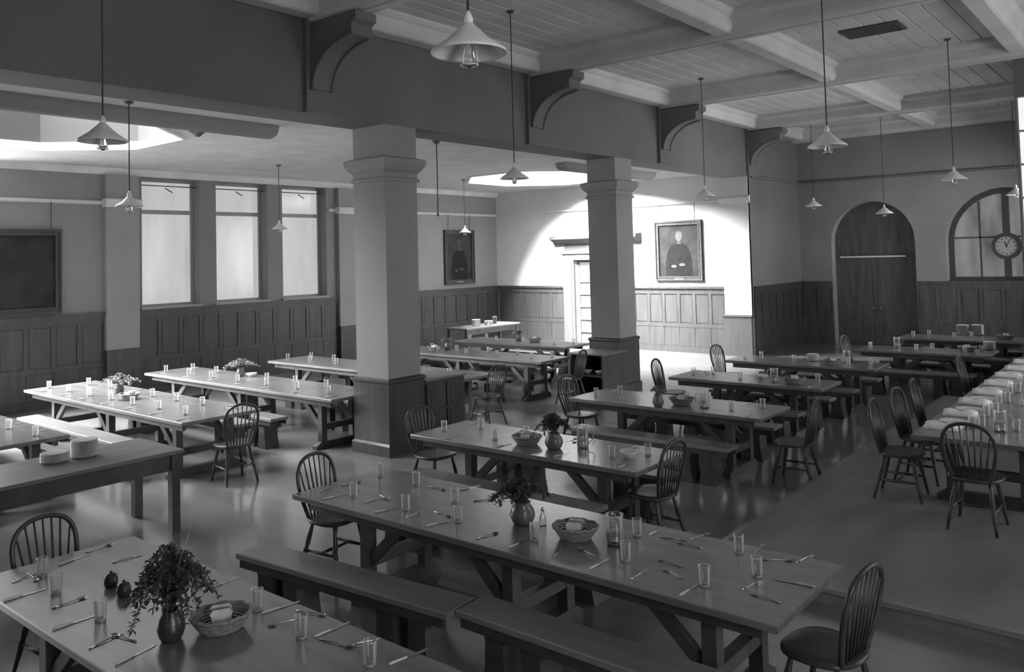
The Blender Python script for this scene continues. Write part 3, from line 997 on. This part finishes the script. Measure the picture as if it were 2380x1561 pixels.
def put_table(r, label, z=0.0, benches=(True, True), blabel='', top='table_top', boff=.0):
    x0, x1, y0, y1 = r
    L, W = round(x1 - x0, 3), round(y1 - y0, 3)
    spawn('table%.3f%.3f' % (L, W), lambda: make_table(L, W, top), label, ((x0 + x1) / 2, (y0 + y1) / 2, z))
    bl = round(min(L * .82, 3.4), 2)
    for s, on in ((-1, benches[0]), (1, benches[1])):
        if on:
            y = (y0 - .20) if s < 0 else (y1 + .22)
            spawn('bench%.2f' % bl, lambda: make_bench(bl), 'plank bench on the %s side of %s' % ('serving' if s < 0 else 'door', blabel), ((x0 + x1) / 2 + boff, y, z))


for i, r in enumerate(NAVE):
    put_table(r, 'long dark wooden refectory table, %s nave table from the serving table' % ORD[i], benches=((i not in (0, 1)), i != 1), blabel=NDESC[i])
for i, r in enumerate(AISLE):
    put_table(r, 'long pale topped refectory table, %s aisle table from the serving table' % ORD[i], blabel=LDESC[i])
# two loosely set benches before the longest nave table
b1 = make_bench(2.05)
b1.location = (-4.66, 3.745, 0)
b1.rotation_euler = (0, 0, math.radians(5.0))
tag(b1, 'dark plank bench set askew before the longest nave table', None)
b2 = make_bench(1.85)
b2.location = (-2.70, 3.915, 0)
tag(b2, 'dark plank bench straight along the longest nave table', None)
b3 = make_bench(2.7)
b3.location = (-4.72, 5.30, 0)
tag(b3, 'plank bench on the door side of the longest nave table', None)
# high table on the dais
HT = (-2.08, -1.05, 8.4, 14.9)
ht = make_table(6.5, 1.03)
ht.location = ((HT[0] + HT[1]) / 2, (HT[2] + HT[3]) / 2, DH)
ht.rotation_euler = (0, 0, PI / 2)
ht['label'] = 'long high table on the dais set with white china'

# serving table with plate stacks
ST = (-8.76, -7.84, 2.32, 4.30)
st = thing('serving_table', 'heavy plain serving table with two stacks of plates', 'table', ((ST[0] + ST[1]) / 2, (ST[2] + ST[3]) / 2, 0))
sw, sl = (ST[1] - ST[0]) / 2, (ST[3] - ST[2]) / 2
MB().box(-sw, sw, -sl, sl, .765, .80, .005).obj('tabletop', 'serving_wood', st)
for s in (-1, 1):
    MB().box(s * (sw - .07) - .015, s * (sw - .07) + .015, -sl + .06, sl - .06, .60, .765).obj('apron', 'dark_wood', st)
    MB().box(-sw + .06, sw - .06, s * (sl - .07) - .015, s * (sl - .07) + .015, .60, .765).obj('apron', 'dark_wood', st)
    for q in (-1, 1):
        MB().box(s * (sw - .075) - .042, s * (sw - .075) + .042, q * (sl - .075) - .042, q * (sl - .075) + .042, 0, .765).obj('leg', 'dark_wood', st)
# side table in the aisle corner
sd = thing('side_table', 'narrow side table against the corner by the dark portrait', 'table', (-14.75, 16.7, 0))
MB().box(-.38, .38, -1.1, 1.1, .76, .8, .005).obj('tabletop', 'serving_wood', sd)
for s in (-1, 1):
    MB().box(s * .31 - .015, s * .31 + .015, -1.04, 1.04, .62, .76).obj('apron', 'dark_wood', sd)
    for q in (-1, 1):
        MB().box(s * .31 - .04, s * .31 + .04, q * 1.02 - .04, q * 1.02 + .04, 0, .76).obj('leg', 'dark_wood', sd)

# chairs: (x, y, facing angle, base z, label)
R = math.radians
CH = [(-9.08, 5.62, 180 - 8, 0, 'at the pillar end of the second aisle table'),
      (-5.76, 4.52, 6, 0, 'at the aisle end of the longest nave table'),
      (-1.62, 4.62, 172, 0, 'at the bay end of the longest nave table'),
      (-3.86, 6.66, 176, 0, 'at the dais end of the third nave table'),
      (-5.86, 2.34, 5, 0, 'at the aisle end of the first nave table'),
      (-6.62, 6.6, 0, 0, 'at the pillar end of the third nave table'),
      (-8.62, 9.8, 178, 0, 'at the nave end of the fourth aisle table'),
      (-6.52, 9.36, -4, 0, 'at the aisle end of the fourth nave table'),
      (-6.32, 11.55, 8, 0, 'at the shelf unit end of the fifth nave table'),
      (-6.35, 13.72, -6, 0, 'at the aisle end of the sixth nave table'),
      (-3.52, 9.3, 184, 0, 'at the dais end of the fourth nave table'),
      (-8.55, 11.98, 190, 0, 'at the nave end of the fifth aisle table'),
      (-4.9, 16.25, -3, 0, 'at the doorway end of the seventh nave table')]
HC = [(-2.32, 8.95, 4, DH), (-2.30, 9.72, -5, DH), (-2.30, 10.5, 3, DH), (-2.28, 12.95, 0, DH)]
for x, y, a, z, w in CH:
    spawn('chair', make_chair, 'dark hoop-back windsor chair ' + w, (x, y, z), R(a))
for i, (x, y, a, z) in enumerate(HC):
    spawn('chair', make_chair, '%s windsor chair from the head of the high table, nave side' % ORD[i], (x, y, z), R(a), 'chairs along the high table')
spawn('chair', make_chair, 'dark hoop-back windsor chair at the head of the high table', (-1.54, 8.36, DH), R(88))

# cupboard against the first pillar and shelf unit against the second
cp = thing('cupboard', 'dark closed cupboard standing against a pillar base', 'cupboard', (-8.70, 8.60, 0))
MB().box(-.33, .33, -.40, .40, .06, .90).obj('body', 'dark_panelling', cp)
MB().box(-.36, .36, -.42, .42, .90, .93, .004).obj('top', 'serving_wood', cp)
MB().box(-.31, .31, -.38, .38, 0, .06).obj('plinth', 'dark_wood', cp)
for s in (-1, 1):
    d = MB().box(.33, .35, s * .2 - .185, s * .2 + .185, .1, .86).obj('door', 'dark_panelling', cp)
    MB().box(.35, .356, s * .2 - .12, s * .2 + .12, .18, .78).obj('panel', 'dark_panelling', d)
    MB().lathe([(.012, 0), (.008, .012), (.016, .028), (.01, .036)], 8).obj('knob', 'brass', d, (.35, s * .04, .5)).rotation_euler = (0, PI / 2, 0)
sh = thing('shelf_unit', 'open fronted shelf unit with crockery against a pillar', 'shelf', (-8.55, 12.88, 0))
for s in (-1, 1):
    MB().box(s * .34 - .015, s * .34 + .015, -.40, .40, 0, .80).obj('side_panel', 'dark_panelling', sh)
for z in (.05, .42):
    MB().box(-.325, .325, -.39, .38, z - .012, z + .012).obj('shelf', 'dark_panelling', sh)
MB().box(-.325, .325, .38, .40, .0, .80).obj('back_panel', 'dark_panelling', sh)
MB().box(-.38, .38, -.43, .42, .80, .83, .004).obj('top', 'serving_wood', sh)


# ------------------------------------------------------------------ tableware models
def make_plate(r=.12):
    return tag(MB().lathe([(r * .5, 0), (r * .56, .003), (r * .62, .005), (r, .014), (r, .0165), (r * .95, .0155), (r * .62, .0085), (r * .55, .006)], 24).obj('plate', 'china'), 'x', 'plate')


def plate_stack(n, loc, where, grp, r=.12):
    for i in range(n):
        spawn('plate%.2f' % r, lambda: make_plate(r), ('topmost white plate of ' if i == n - 1 else 'white china plate in ') + where, (loc[0], loc[1], loc[2] + i * .0125), random.random() * 6, grp)


def make_tumbler():
    t = thing('tumbler', 'x', 'glass')
    MB().lathe([(.0288, .013), (.030, .03), (.034, .112), (.0348, .116), (.0338, .1165), (.0325, .112), (.0285, .03), (.0268, .0145)], 14, cap0=False, cap1=False).obj('wall', 'thin_glass', t)
    MB().lathe([(.0, .0), (.025, .0), (.0285, .003), (.0288, .012), (.026, .0145), (0, .012)], 14, cap0=False, cap1=False).obj('base', 'whitened_base', t)
    return t


def make_jug():
    t = thing('glass_jug', 'x', 'jug')
    p = [(0, 0), (.05, 0), (.056, .006), (.058, .03), (.055, .14), (.056, .19), (.060, .20), (.057, .2), (.052, .188), (.051, .14), (.053, .03), (.05, .014), (0, .013)]
    MB().lathe(p, 20, cap0=False, cap1=False).obj('body', 'thin_glass', t)
    MB().tube(catmull([(.054, 0, .17), (.09, 0, .172), (.105, 0, .12), (.09, 0, .065), (.056, 0, .055)], 5), .007, 7).obj('handle', 'glass', t)
    MB().lathe([(.0, .0135), (.0495, .0145), (.0525, .03), (.0508, .10), (0, .10)], 18, cap0=False, cap1=False).obj('water', 'water', t)
    return t


def make_basket():
    t = thing('bread_basket', 'x', 'basket')
    w = MB()
    n = 26
    for j in range(6):
        z = .008 + j * .013
        r = .088 + .040 * (j / 5) ** .8
        w.tube([((r + .004 * math.sin(n * PI * i / 26 + j * PI)) * math.cos(2 * PI * i / 52) * 1.12, (r + .004 * math.sin(n * PI * i / 26 + j * PI)) * math.sin(2 * PI * i / 52), z) for i in range(52)], .0068, 5, closed=True)
    w.obj('woven_side', 'wicker', t)
    MB().lathe([(.0, .004), (.09, .004), (.09, .012), (0, .012)], 20, cap0=False, cap1=False, sx=1.12).obj('bottom', 'wicker', t)
    rm = MB()
    rm.tube([(.134 * math.cos(2 * PI * i / 40) * 1.12, .134 * math.sin(2 * PI * i / 40), .082 + .004 * math.sin(10 * 2 * PI * i / 40)) for i in range(40)], .010, 6, closed=True)
    rm.obj('rim', 'wicker', t)
    st_ = MB()
    for i in range(26):
        a = 2 * PI * i / 26
        st_.tube([(.088 * math.cos(a) * 1.12, .088 * math.sin(a), .004), (.112 * math.cos(a) * 1.12, .112 * math.sin(a), .045), (.131 * math.cos(a) * 1.12, .131 * math.sin(a), .08)], .0035, 4)
    st_.obj('stakes', 'wicker', t)
    return t


def make_bread():
    t = thing('bread_slice', 'x', 'bread')
    o = [(-.05, -.045), (.05, -.045), (.052, .02), (.06, .035), (.045, .055), (-.045, .055), (-.06, .035), (-.052, .02)]
    MB().prism([(u * .93, v * .93) for u, v in o], -.008, .008, 1).obj('crumb', 'bread', t)
    MB().holed(o, [[(u * .93, v * .93) for u, v in o]], lambda u, v, q: (u, q, v), -.0075, .0075).obj('crust', 'crust', t)
    return t


def make_vase(h, dens, leaf, spread, seed, vase='stoneware', cone=1.0, fat=1.0, tall=0.0):
    rnd = random.Random(seed)
    t = thing('foliage_vase', 'x', 'vase')
    MB().lathe([(r * fat, z) for r, z in [(0, 0), (.045, 0), (.058, .02), (.07, .06), (.06, .11), (.042, .14), (.048, .155), (.04, .152), (.036, .14), (0, .135)]], 18, cap0=False, cap1=False).obj('vase', vase, t)
    sm, lm = MB(), MB()
    for i in range(dens):
        a = rnd.random() * 2 * PI
        k = rnd.random() ** .6
        out = spread * k
        top = h * (1 - .55 * k * k) * rnd.uniform(.75, 1.05)
        p = [(0, 0, .13), (out * .35 * math.cos(a), out * .35 * math.sin(a), .13 + top * .75), (out * .8 * math.cos(a), out * .8 * math.sin(a), .13 + top), (out * 1.15 * math.cos(a), out * 1.15 * math.sin(a), .13 + top * (1 - .55 * k * cone))]
        c = catmull(p, 5)
        sm.tube(c, .0022, 4)
        for q in range(3, len(c)):
            for s in range(3):
                d = Vector((rnd.uniform(-1, 1), rnd.uniform(-1, 1), rnd.uniform(-.8, .5))).normalized()
                l = rnd.uniform(.018, .042)
                sd = d.cross(Vector((0, 0, 1))).normalized() * l * .28
                b = c[q]
                m_ = b + d * l * .5 + Vector((0, 0, .004))
                lm.add([b, m_ + sd, b + d * l, m_ - sd], [(0, 1, 2, 3)])
    sm.obj('stems', 'leaf', t)
    if tall:
        MB().tube(catmull([(0, 0, .13), (.03, .02, .13 + tall * .5), (.10, .06, .13 + tall)], 5), .003, 5).obj('tall_stem', 'pale_leaf', t)
    f = lm.obj('foliage', leaf, t)
    f['kind'] = 'stuff'
    return t


def make_spoon():
    m = MB()
    m.tube([(-.085, 0, .004), (-.04, 0, .0045), (.03, 0, .008), (.05, 0, .006)], [.0052, .0035, .0026, .003], 6)
    vs = [(.05, 0, .004)]
    n = 12
    ring = [(.075 + .027 * math.cos(2 * PI * i / n), .0165 * math.sin(2 * PI * i / n), .008) for i in range(n)]
    low = [(.075 + .014 * math.cos(2 * PI * i / n), .009 * math.sin(2 * PI * i / n), .0015) for i in range(n)]
    m.add(ring + low, [(i, (i + 1) % n, n + (i + 1) % n, n + i) for i in range(n)] + [tuple(range(n, 2 * n))], True)
    return tag(m.obj('spoon', 'steel'), 'x', 'spoon')


def make_fork():
    m = MB()
    m.tube([(-.085, 0, .004), (-.04, 0, .0045), (.03, 0, .008), (.045, 0, .006)], [.0052, .0035, .0026, .003], 6)
    m.box(.044, .062, -.011, .011, .002, .0045)
    for i in range(4):
        y = -.0095 + i * .00633
        m.box(.062, .1, y - .0016, y + .0016, .0025, .0045)
    return tag(m.obj('fork', 'steel'), 'x', 'fork')


def make_knife():
    t = thing('table_knife', 'x', 'knife')
    MB().prism([(-.015, -.009), (.095, -.010), (.112, -.004), (.115, .004), (.108, .009), (-.015, .008)], .001, .0035, 2).obj('blade', 'steel', t)
    MB().tube([(-.112, 0, .0075), (-.09, 0, .0078), (-.03, 0, .0062), (-.012, 0, .0055)], [.006, .0075, .006, .005], 7).obj('handle', 'bone', t)
    return t


def make_pot():
    t = thing('jam_pot', 'x', 'pot')
    MB().lathe([(0, 0), (.03, 0), (.038, .012), (.04, .045), (.032, .06), (.034, .066), (.028, .066), (.026, .06), (0, .052)], 14, cap0=False, cap1=False).obj('body', 'pot_dark', t)
    MB().lathe([(.031, .066), (.026, .074), (.008, .078), (.009, .088), (.004, .092)], 12).obj('lid', 'pot_dark', t)
    return t


def make_bowl():
    return tag(MB().lathe([(0, 0), (.04, 0), (.042, .008), (.07, .03), (.088, .062), (.085, .063), (.066, .033), (.038, .012), (0, .01)], 20, cap0=False, cap1=False).obj('bowl', 'china'), 'x', 'bowl')


def make_cruet():
    t = thing('cruet_bottle', 'x', 'bottle')
    MB().lathe([(0, 0), (.024, 0), (.026, .01), (.024, .06), (.012, .085), (.010, .1), (.013, .104), (0, .104)], 12, cap0=False, cap1=False).obj('body', 'thin_glass', t)
    MB().lathe([(.008, .104), (.013, .112), (.010, .124), (.003, .13)], 10).obj('stopper', 'steel', t)
    return t


def make_napkin():
    m = MB()
    n = 7
    W_, D_ = .15, .13
    def z(i, j):
        return 0.02 + .035 * math.exp(-((j - 3) / 2.2) ** 2) * (1 + .35 * math.sin(i * 1.7)) + .003 * math.sin(i * 2.3 + j)
    top = [(-W_ + 2 * W_ * i / (n - 1) + .006 * math.sin(j * 2), -D_ + 2 * D_ * j / (n - 1) + .008 * math.sin(i * 1.3), z(i, j)) for j in range(n) for i in range(n)]
    bot = [(p[0], p[1], 0) for p in top]
    q = lambda i, j: j * n + i
    fs = [(q(i, j), q(i + 1, j), q(i + 1, j + 1), q(i, j + 1)) for j in range(n - 1) for i in range(n - 1)]
    fb = [tuple(n * n + k for k in f)[::-1] for f in fs]
    ed = [q(i, 0) for i in range(n)] + [q(n - 1, j) for j in range(1, n)] + [q(i, n - 1) for i in range(n - 2, -1, -1)] + [q(0, j) for j in range(n - 2, 0, -1)]
    fe = [(ed[k], n * n + ed[k], n * n + ed[(k + 1) % len(ed)], ed[(k + 1) % len(ed)]) for k in range(len(ed))]
    m.add(top + bot, fs + fb + fe, True)
    return tag(m.obj('napkin', 'linen'), 'x', 'napkin')


T = .75


def tumbler(p, where, grp, label=None):
    spawn('tumbler', make_tumbler, label or 'clear glass tumbler on ' + where, (p[0], p[1], p[2]), random.random() * 6, grp)


def cutlery(kind, p, ang, where, grp, label=None):
    mk = {'knife': make_knife, 'fork': make_fork, 'spoon': make_spoon}[kind]
    nm = {'knife': 'bone handled table knife laid on ', 'fork': 'steel fork laid on ', 'spoon': 'steel spoon laid on '}[kind]
    spawn(kind, mk, label or nm + where, (p[0], p[1], p[2]), ang, grp)


def basket(p, where, rz=0.0, nbread=5):
    spawn('basket', make_basket, 'round wicker bread basket on ' + where, p, rz)
    for i in range(nbread):
        o = (i - (nbread - 1) / 2) * .027
        b = spawn('bread', make_bread, 'slice of bread in the basket on ' + where, (p[0] + o * math.sin(rz), p[1] - o * math.cos(rz), p[2] + .062 + .006 * math.sin(i * 2.1)), rz, 'bread on ' + where)
        b.rotation_euler = (R(-24), 0, rz + .04 * math.sin(i * 5))


def jug(p, where, rz):
    spawn('jug', make_jug, 'glass water jug with handle on ' + where, p, rz)


def px_cut(kind, x1, y1, x2, y2, where, grp, z=T):
    a, b = at(x1, y1, z), at(x2, y2, z)
    c = (a + b) / 2
    d = b - a
    cutlery(kind, (c.x, c.y, z), math.atan2(d.y, d.x), where, grp)


# longest nave table (second from the serving table)
W1_ = NDESC[1]
for x, y in ((822, 1155), (943, 1185), (1065, 1213), (1057, 1168), (968, 1128), (1243, 1256), (1455, 1303), (1481, 1245), (1718, 1286), (1638, 1362), (1760, 1340), (885, 1107)):
    tumbler(at(x, y, T), W1_, 'tumblers on ' + W1_, {1243: 'clear tumbler beside the bread basket on ', 1455: 'tumbler on bench side of jug on ', 1481: 'tumbler on dais side of jug on ', 1760: 'clear tumbler nearest the bay end of ', 885: 'clear tumbler nearest the aisle end of '}.get(x, 'clear glass tumbler on ') + W1_)
jug(at(1430, 1266, T), W1_, R(120))
basket(at(1338, 1250, T), W1_, .4, 5)
v = at(1215, 1216, T)
spawn('vase1', lambda: make_vase(.20, 34, 'leaf', .20, 3, fat=1.3), 'stoneware vase of trailing dark foliage on ' + W1_, v, .3)
cw = [('knife', 1368, 1326, 1420, 1296), ('knife', 1580, 1386, 1625, 1356), ('knife', 985, 1226, 1055, 1208), ('knife', 868, 1193, 932, 1177), ('knife', 755, 1160, 805, 1148), ('knife', 1180, 1276, 1235, 1250),
      ('knife', 1895, 1366, 1800, 1346), ('knife', 1505, 1247, 1550, 1223), ('knife', 1070, 1140, 1115, 1128),
      ('fork', 1280, 1298, 1324, 1268), ('spoon', 1392, 1298, 1340, 1273), ('fork', 1455, 1353, 1515, 1320), ('spoon', 1600, 1352, 1535, 1320), ('spoon', 1650, 1279, 1562, 1258), ('spoon', 1605, 1324, 1515, 1296),
      ('fork', 1722, 1372, 1768, 1352), ('spoon', 1833, 1408, 1733, 1376), ('spoon', 1750, 1290, 1778, 1266), ('fork', 1845, 1310, 1892, 1290), ('spoon', 1775, 1302, 1835, 1303),
      ('fork', 1535, 1248, 1590, 1256), ('spoon', 1110, 1252, 1152, 1240), ('spoon', 1010, 1190, 1045, 1200), ('fork', 940, 1205, 985, 1188), ('spoon', 880, 1150, 900, 1160), ('fork', 745, 1140, 775, 1130), ('spoon', 800, 1128, 830, 1122), ('spoon', 1000, 1132, 1030, 1138), ('fork', 850, 1168, 890, 1158), ('spoon', 1100, 1165, 1150, 1160), ('spoon', 1612, 1252, 1640, 1244)]
for k, a, b, c, d in cw:
    px_cut(k, a, b, c, d, W1_, k.replace('knife', 'knive') + 's on ' + W1_)
spawn('cruet', make_cruet, 'small glass cruet bottle on ' + W1_, at(1262, 1222, T))

# first nave table
W0_ = NDESC[0]
for x, y in ((130, 1380), (233, 1442), (598, 1418), (701, 1482), (860, 1546), (98, 1340)):
    tumbler(at(x, y, T), W0_, 'tumblers on ' + W0_)
basket(at(514, 1462, T), W0_, 1.1, 4)
spawn('vase0', lambda: make_vase(.33, 60, 'leaf', .22, 11, 'pot_dark', 1.5, 1.0, .44), 'tall stoneware vase of drooping dark foliage on ' + W0_, at(398, 1486, T), 0)
for k, a, b, c, d in [('knife', 265, 1548, 365, 1497), ('knife', 730, 1483, 815, 1445), ('knife', 915, 1542, 985, 1512), ('knife', 130, 1462, 218, 1432), ('knife', 20, 1395, 95, 1372), ('knife', 475, 1372, 560, 1340), ('knife', 615, 1425, 690, 1400), ('knife', 150, 1310, 195, 1292),
                      ('spoon', 690, 1420, 750, 1430), ('spoon', 895, 1482, 795, 1506), ('fork', 745, 1487, 800, 1500), ('fork', 200, 1512, 285, 1472), ('spoon', 120, 1415, 195, 1390), ('spoon', 60, 1330, 88, 1352), ('fork', 255, 1310, 330, 1290), ('spoon', 690, 1440, 640, 1452), ('fork', 40, 1350, 75, 1335), ('spoon', 215, 1280, 240, 1272), ('spoon', 310, 1490, 270, 1478)]:
    px_cut(k, a, b, c, d, W0_, k.replace('knife', 'knive') + 's on ' + W0_)
for x, y, w in ((258, 1362, 'dark jam pot by the foliage on '), (288, 1384, 'dark jam pot by the tumblers on ')):
    spawn('pot', make_pot, w + W0_, at(x, y, T))


def lay(r, where, z, seed, n_gl, n_cut, used=(), per=.62):
    """Lays places along both long sides of a table."""
    rnd = random.Random(seed)
    x0, x1, y0, y1 = r
    n = int((x1 - x0 - .3) / per)
    taken = [Vector((u[0], u[1])) for u in used]
    def free(p, d=.10):
        return all((Vector((p[0], p[1])) - q).length > d for q in taken)
    g = 0
    for s in (-1, 1):
        yb = y0 if s < 0 else y1
        for i in range(n):
            cx = x0 + .35 + (x1 - x0 - .7) * i / max(1, n - 1)
            seat = '%s place from window end, %s side, %s' % (ORD[i], 'serving' if s < 0 else 'door', where.replace('the ', '', 1))
            p = (cx + .12 * s + rnd.uniform(-.03, .03), yb - s * rnd.uniform(.27, .33), z)
            if g < n_gl and free(p, .21):
                tumbler(p, where, 'tumblers on ' + where, 'tumbler, ' + seat)
                taken.append(Vector((p[0], p[1])))
                g += 1
            if n_cut:
                for kk, dx, dy, an in (('knife', .14, .16, PI / 2), ('fork', -.11, .15, PI / 2 + .5), ('spoon', -.01, .22, .4)):
                    q = (cx + dx * -s + rnd.uniform(-.015, .015), yb - s * dy, z)
                    if free(q, .20 if kk != 'spoon' else .18):
                        cutlery(kk, q, (an if s < 0 else an + PI) + rnd.uniform(-.15, .15), where, kk.replace('knife', 'knive') + 's on ' + where, {'knife': 'table knife, ', 'fork': 'steel fork, ', 'spoon': 'steel spoon, '}[kk] + seat)


# third nave table
w = NDESC[2]
P_ = [at(1225, 1032, T), at(1288, 1042, T), at(1355, 1040, T)]
basket(P_[0], w, .2, 4)
spawn('vase2', lambda: make_vase(.22, 34, 'leaf', .17, 5, fat=1.3), 'round stoneware vase of dark sprigs on ' + w, P_[1])
jug(P_[2], w, R(40))
lay(NAVE[2], w, T, 21, 9, True, P_)
spawn('bowl', make_bowl, 'small white bowl on ' + w, at(1462, 1062, T))
# fourth nave table
w = NDESC[3]
P_ = [at(1585, 940, T), at(1637, 948, T), at(1530, 945, T)]
basket(P_[0], w, .2, 4)
jug(P_[1], w, R(200))
spawn('vase3', lambda: make_vase(.13, 20, 'pale_leaf', .12, 8), 'low stoneware vase of pale sprigs on ' + w, P_[2])
lay(NAVE[3], w, T, 22, 10, True, P_)
# fifth nave table
w = NDESC[4]
P_ = [at(1847, 891, T), at(1772, 880, T), at(1800, 888, T)]
basket(P_[0], w, .5, 4)
spawn('bowl', make_bowl, 'white pudding bowl on ' + w, P_[1])
jug(P_[2], w, R(190))
lay(NAVE[4], w, T, 23, 8, True, P_)
# sixth nave table
w = NDESC[5]
P_ = [at(1935, 848, T), at(1892, 838, T), at(1968, 842, T)]
basket(P_[0], w, .9, 4)
plate_stack(9, at(1890, 838, T), 'a short stack on ' + w, 'plates on ' + w, .10)
jug(P_[2], w, R(60))
lay(NAVE[5], w, T, 24, 10, False, P_)
# seventh and eighth nave tables
w = NDESC[6]
P_ = [at(2248, 816, T), at(2300, 812, T), at(2085, 808, T)]
basket(P_[0], w, .3, 4)
plate_stack(11, P_[1], 'a short stack on ' + w, 'plates on ' + w, .10)
jug(P_[2], w, R(30))
lay(NAVE[6], w, T, 25, 8, False, P_)
w = NDESC[7]
P_ = [at(2238, 777, T), at(2272, 777, T), at(2338, 788, T)]
for k, p in enumerate(P_[:2]):
    plate_stack(16, p, 'the stack nearer the arched doorway' if k == 0 else 'the stack nearer the wall clock', ('doorway side' if k == 0 else 'clock side') + ' plate stack', .12)
basket(P_[2], w, .3, 5)
lay(NAVE[7], w, T, 26, 7, False, P_)

# aisle tables
def sprig(p, where, seed, leaf='pale_leaf'):
    spawn('vasea', lambda: make_vase(.16, 30, leaf, .26, seed), 'low vase of spreading pale foliage on ' + where, p, seed)


for i, r in enumerate(AISLE):
    w = LDESC[i]
    used = []
    if i == 1:
        p = at(300, 928, T)
        basket(p, w, .2, 4)
        used.append(p)
        q = Vector((-12.35, 5.75, T))
        sprig(q, w, 31)
        used.append(q)
    if i == 2:
        q = Vector((-12.3, 7.75, T))
        sprig(q, w, 32)
        used.append(q)
        b_ = at(585, 875, T)
        spawn('bowl', make_bowl, 'white bowl on ' + w, b_)
        used.append(b_)
    if i == 4:
        p = at(1040, 812, T)
        spawn('vaseb', lambda: make_vase(.12, 24, 'pale_leaf', .14, 33), 'small vase of pale leaves on ' + w, p)
        used.append(p)
        q = at(1010, 815, T)
        basket(q, w, 0, 4)
        used.append(q)
    if i == 5:
        p = Vector((-11.6, 14.3, T))
        spawn('vaseb', lambda: make_vase(.12, 24, 'pale_leaf', .14, 33), 'small vase of pale leaves on ' + w, p)
        used.append(p)
        q = Vector((-11.1, 14.25, T))
        basket(q, w, 0, 4)
        used.append(q)
    lay(r, w, T, 40 + i, 12, i in (0, 1, 2), used)

# plate stacks on the serving table and the corner side table
plate_stack(7, at(126, 1073, .80), 'the low stack on the serving table', 'low plate stack on the serving table', .125)
plate_stack(13, at(196, 1060, .80), 'the tall stack on the serving table', 'tall plate stack on the serving table', .125)
plate_stack(14, (-14.72, 16.35, .80), 'the tall stack on the corner side table', 'tall plate stack on the side table', .12)
plate_stack(9, (-14.62, 16.75, .80), 'the low stack on the corner side table', 'low plate stack on the side table', .12)
spawn('jug', make_jug, 'glass water jug on the corner side table', (-14.75, 17.15, .80), 1.0)
# crockery in the shelf unit
for k, (x, y) in enumerate(((-8.68, 12.72), (-8.42, 12.72))):
    spawn('bowl', make_bowl, ['white bowl inside the shelf unit, side panel end', 'white bowl inside the shelf unit, pillar corner end'][k], (x, y, .432))

# high table
w = 'the high table on the dais'
TH = DH + .75
for i in range(8):
    y = 8.85 + i * .76
    spawn('napkin', make_napkin, 'folded white napkin, %s place from the head of the high table' % ORD[i], (-1.88, y, TH), R(-6 + (i * 37) % 14), 'napkins on the high table')
    spawn('plate0.13', lambda: make_plate(.13), 'white china plate, %s place from the head of the high table' % ORD[i], (-1.87, y + .34, TH), 0, 'plates on the high table')
    tumbler((-1.66, y + .12, TH), w, 'tumblers on ' + w, 'clear tumbler, %s place from the head of the high table' % ORD[i])
    tumbler((-1.60, y + .27, TH), w, 'tumblers on ' + w, 'second clear tumbler, %s place from the head of the high table' % ORD[i])
    if i % 2 == 0:
        jug((-1.42, y + .1, TH), w, i) if i == 0 else spawn('cruet', make_cruet, 'small cruet bottle, %s place from the head of the high table' % ORD[i], (-1.45, y + .12, TH), 0, 'cruets on the high table')
    cutlery('knife', (-1.88, y + .18, TH), R(2), w, 'knives on ' + w, 'table knife, %s place from the head of the high table' % ORD[i])
    cutlery('fork', (-1.90, y + .51, TH), R(182), w, 'forks on ' + w, 'steel fork, %s place from the head of the high table' % ORD[i])
    tumbler((-1.3, y + .2, TH), w, 'tumblers on ' + w, 'bay side tumbler, %s place from the head of the high table' % ORD[i])
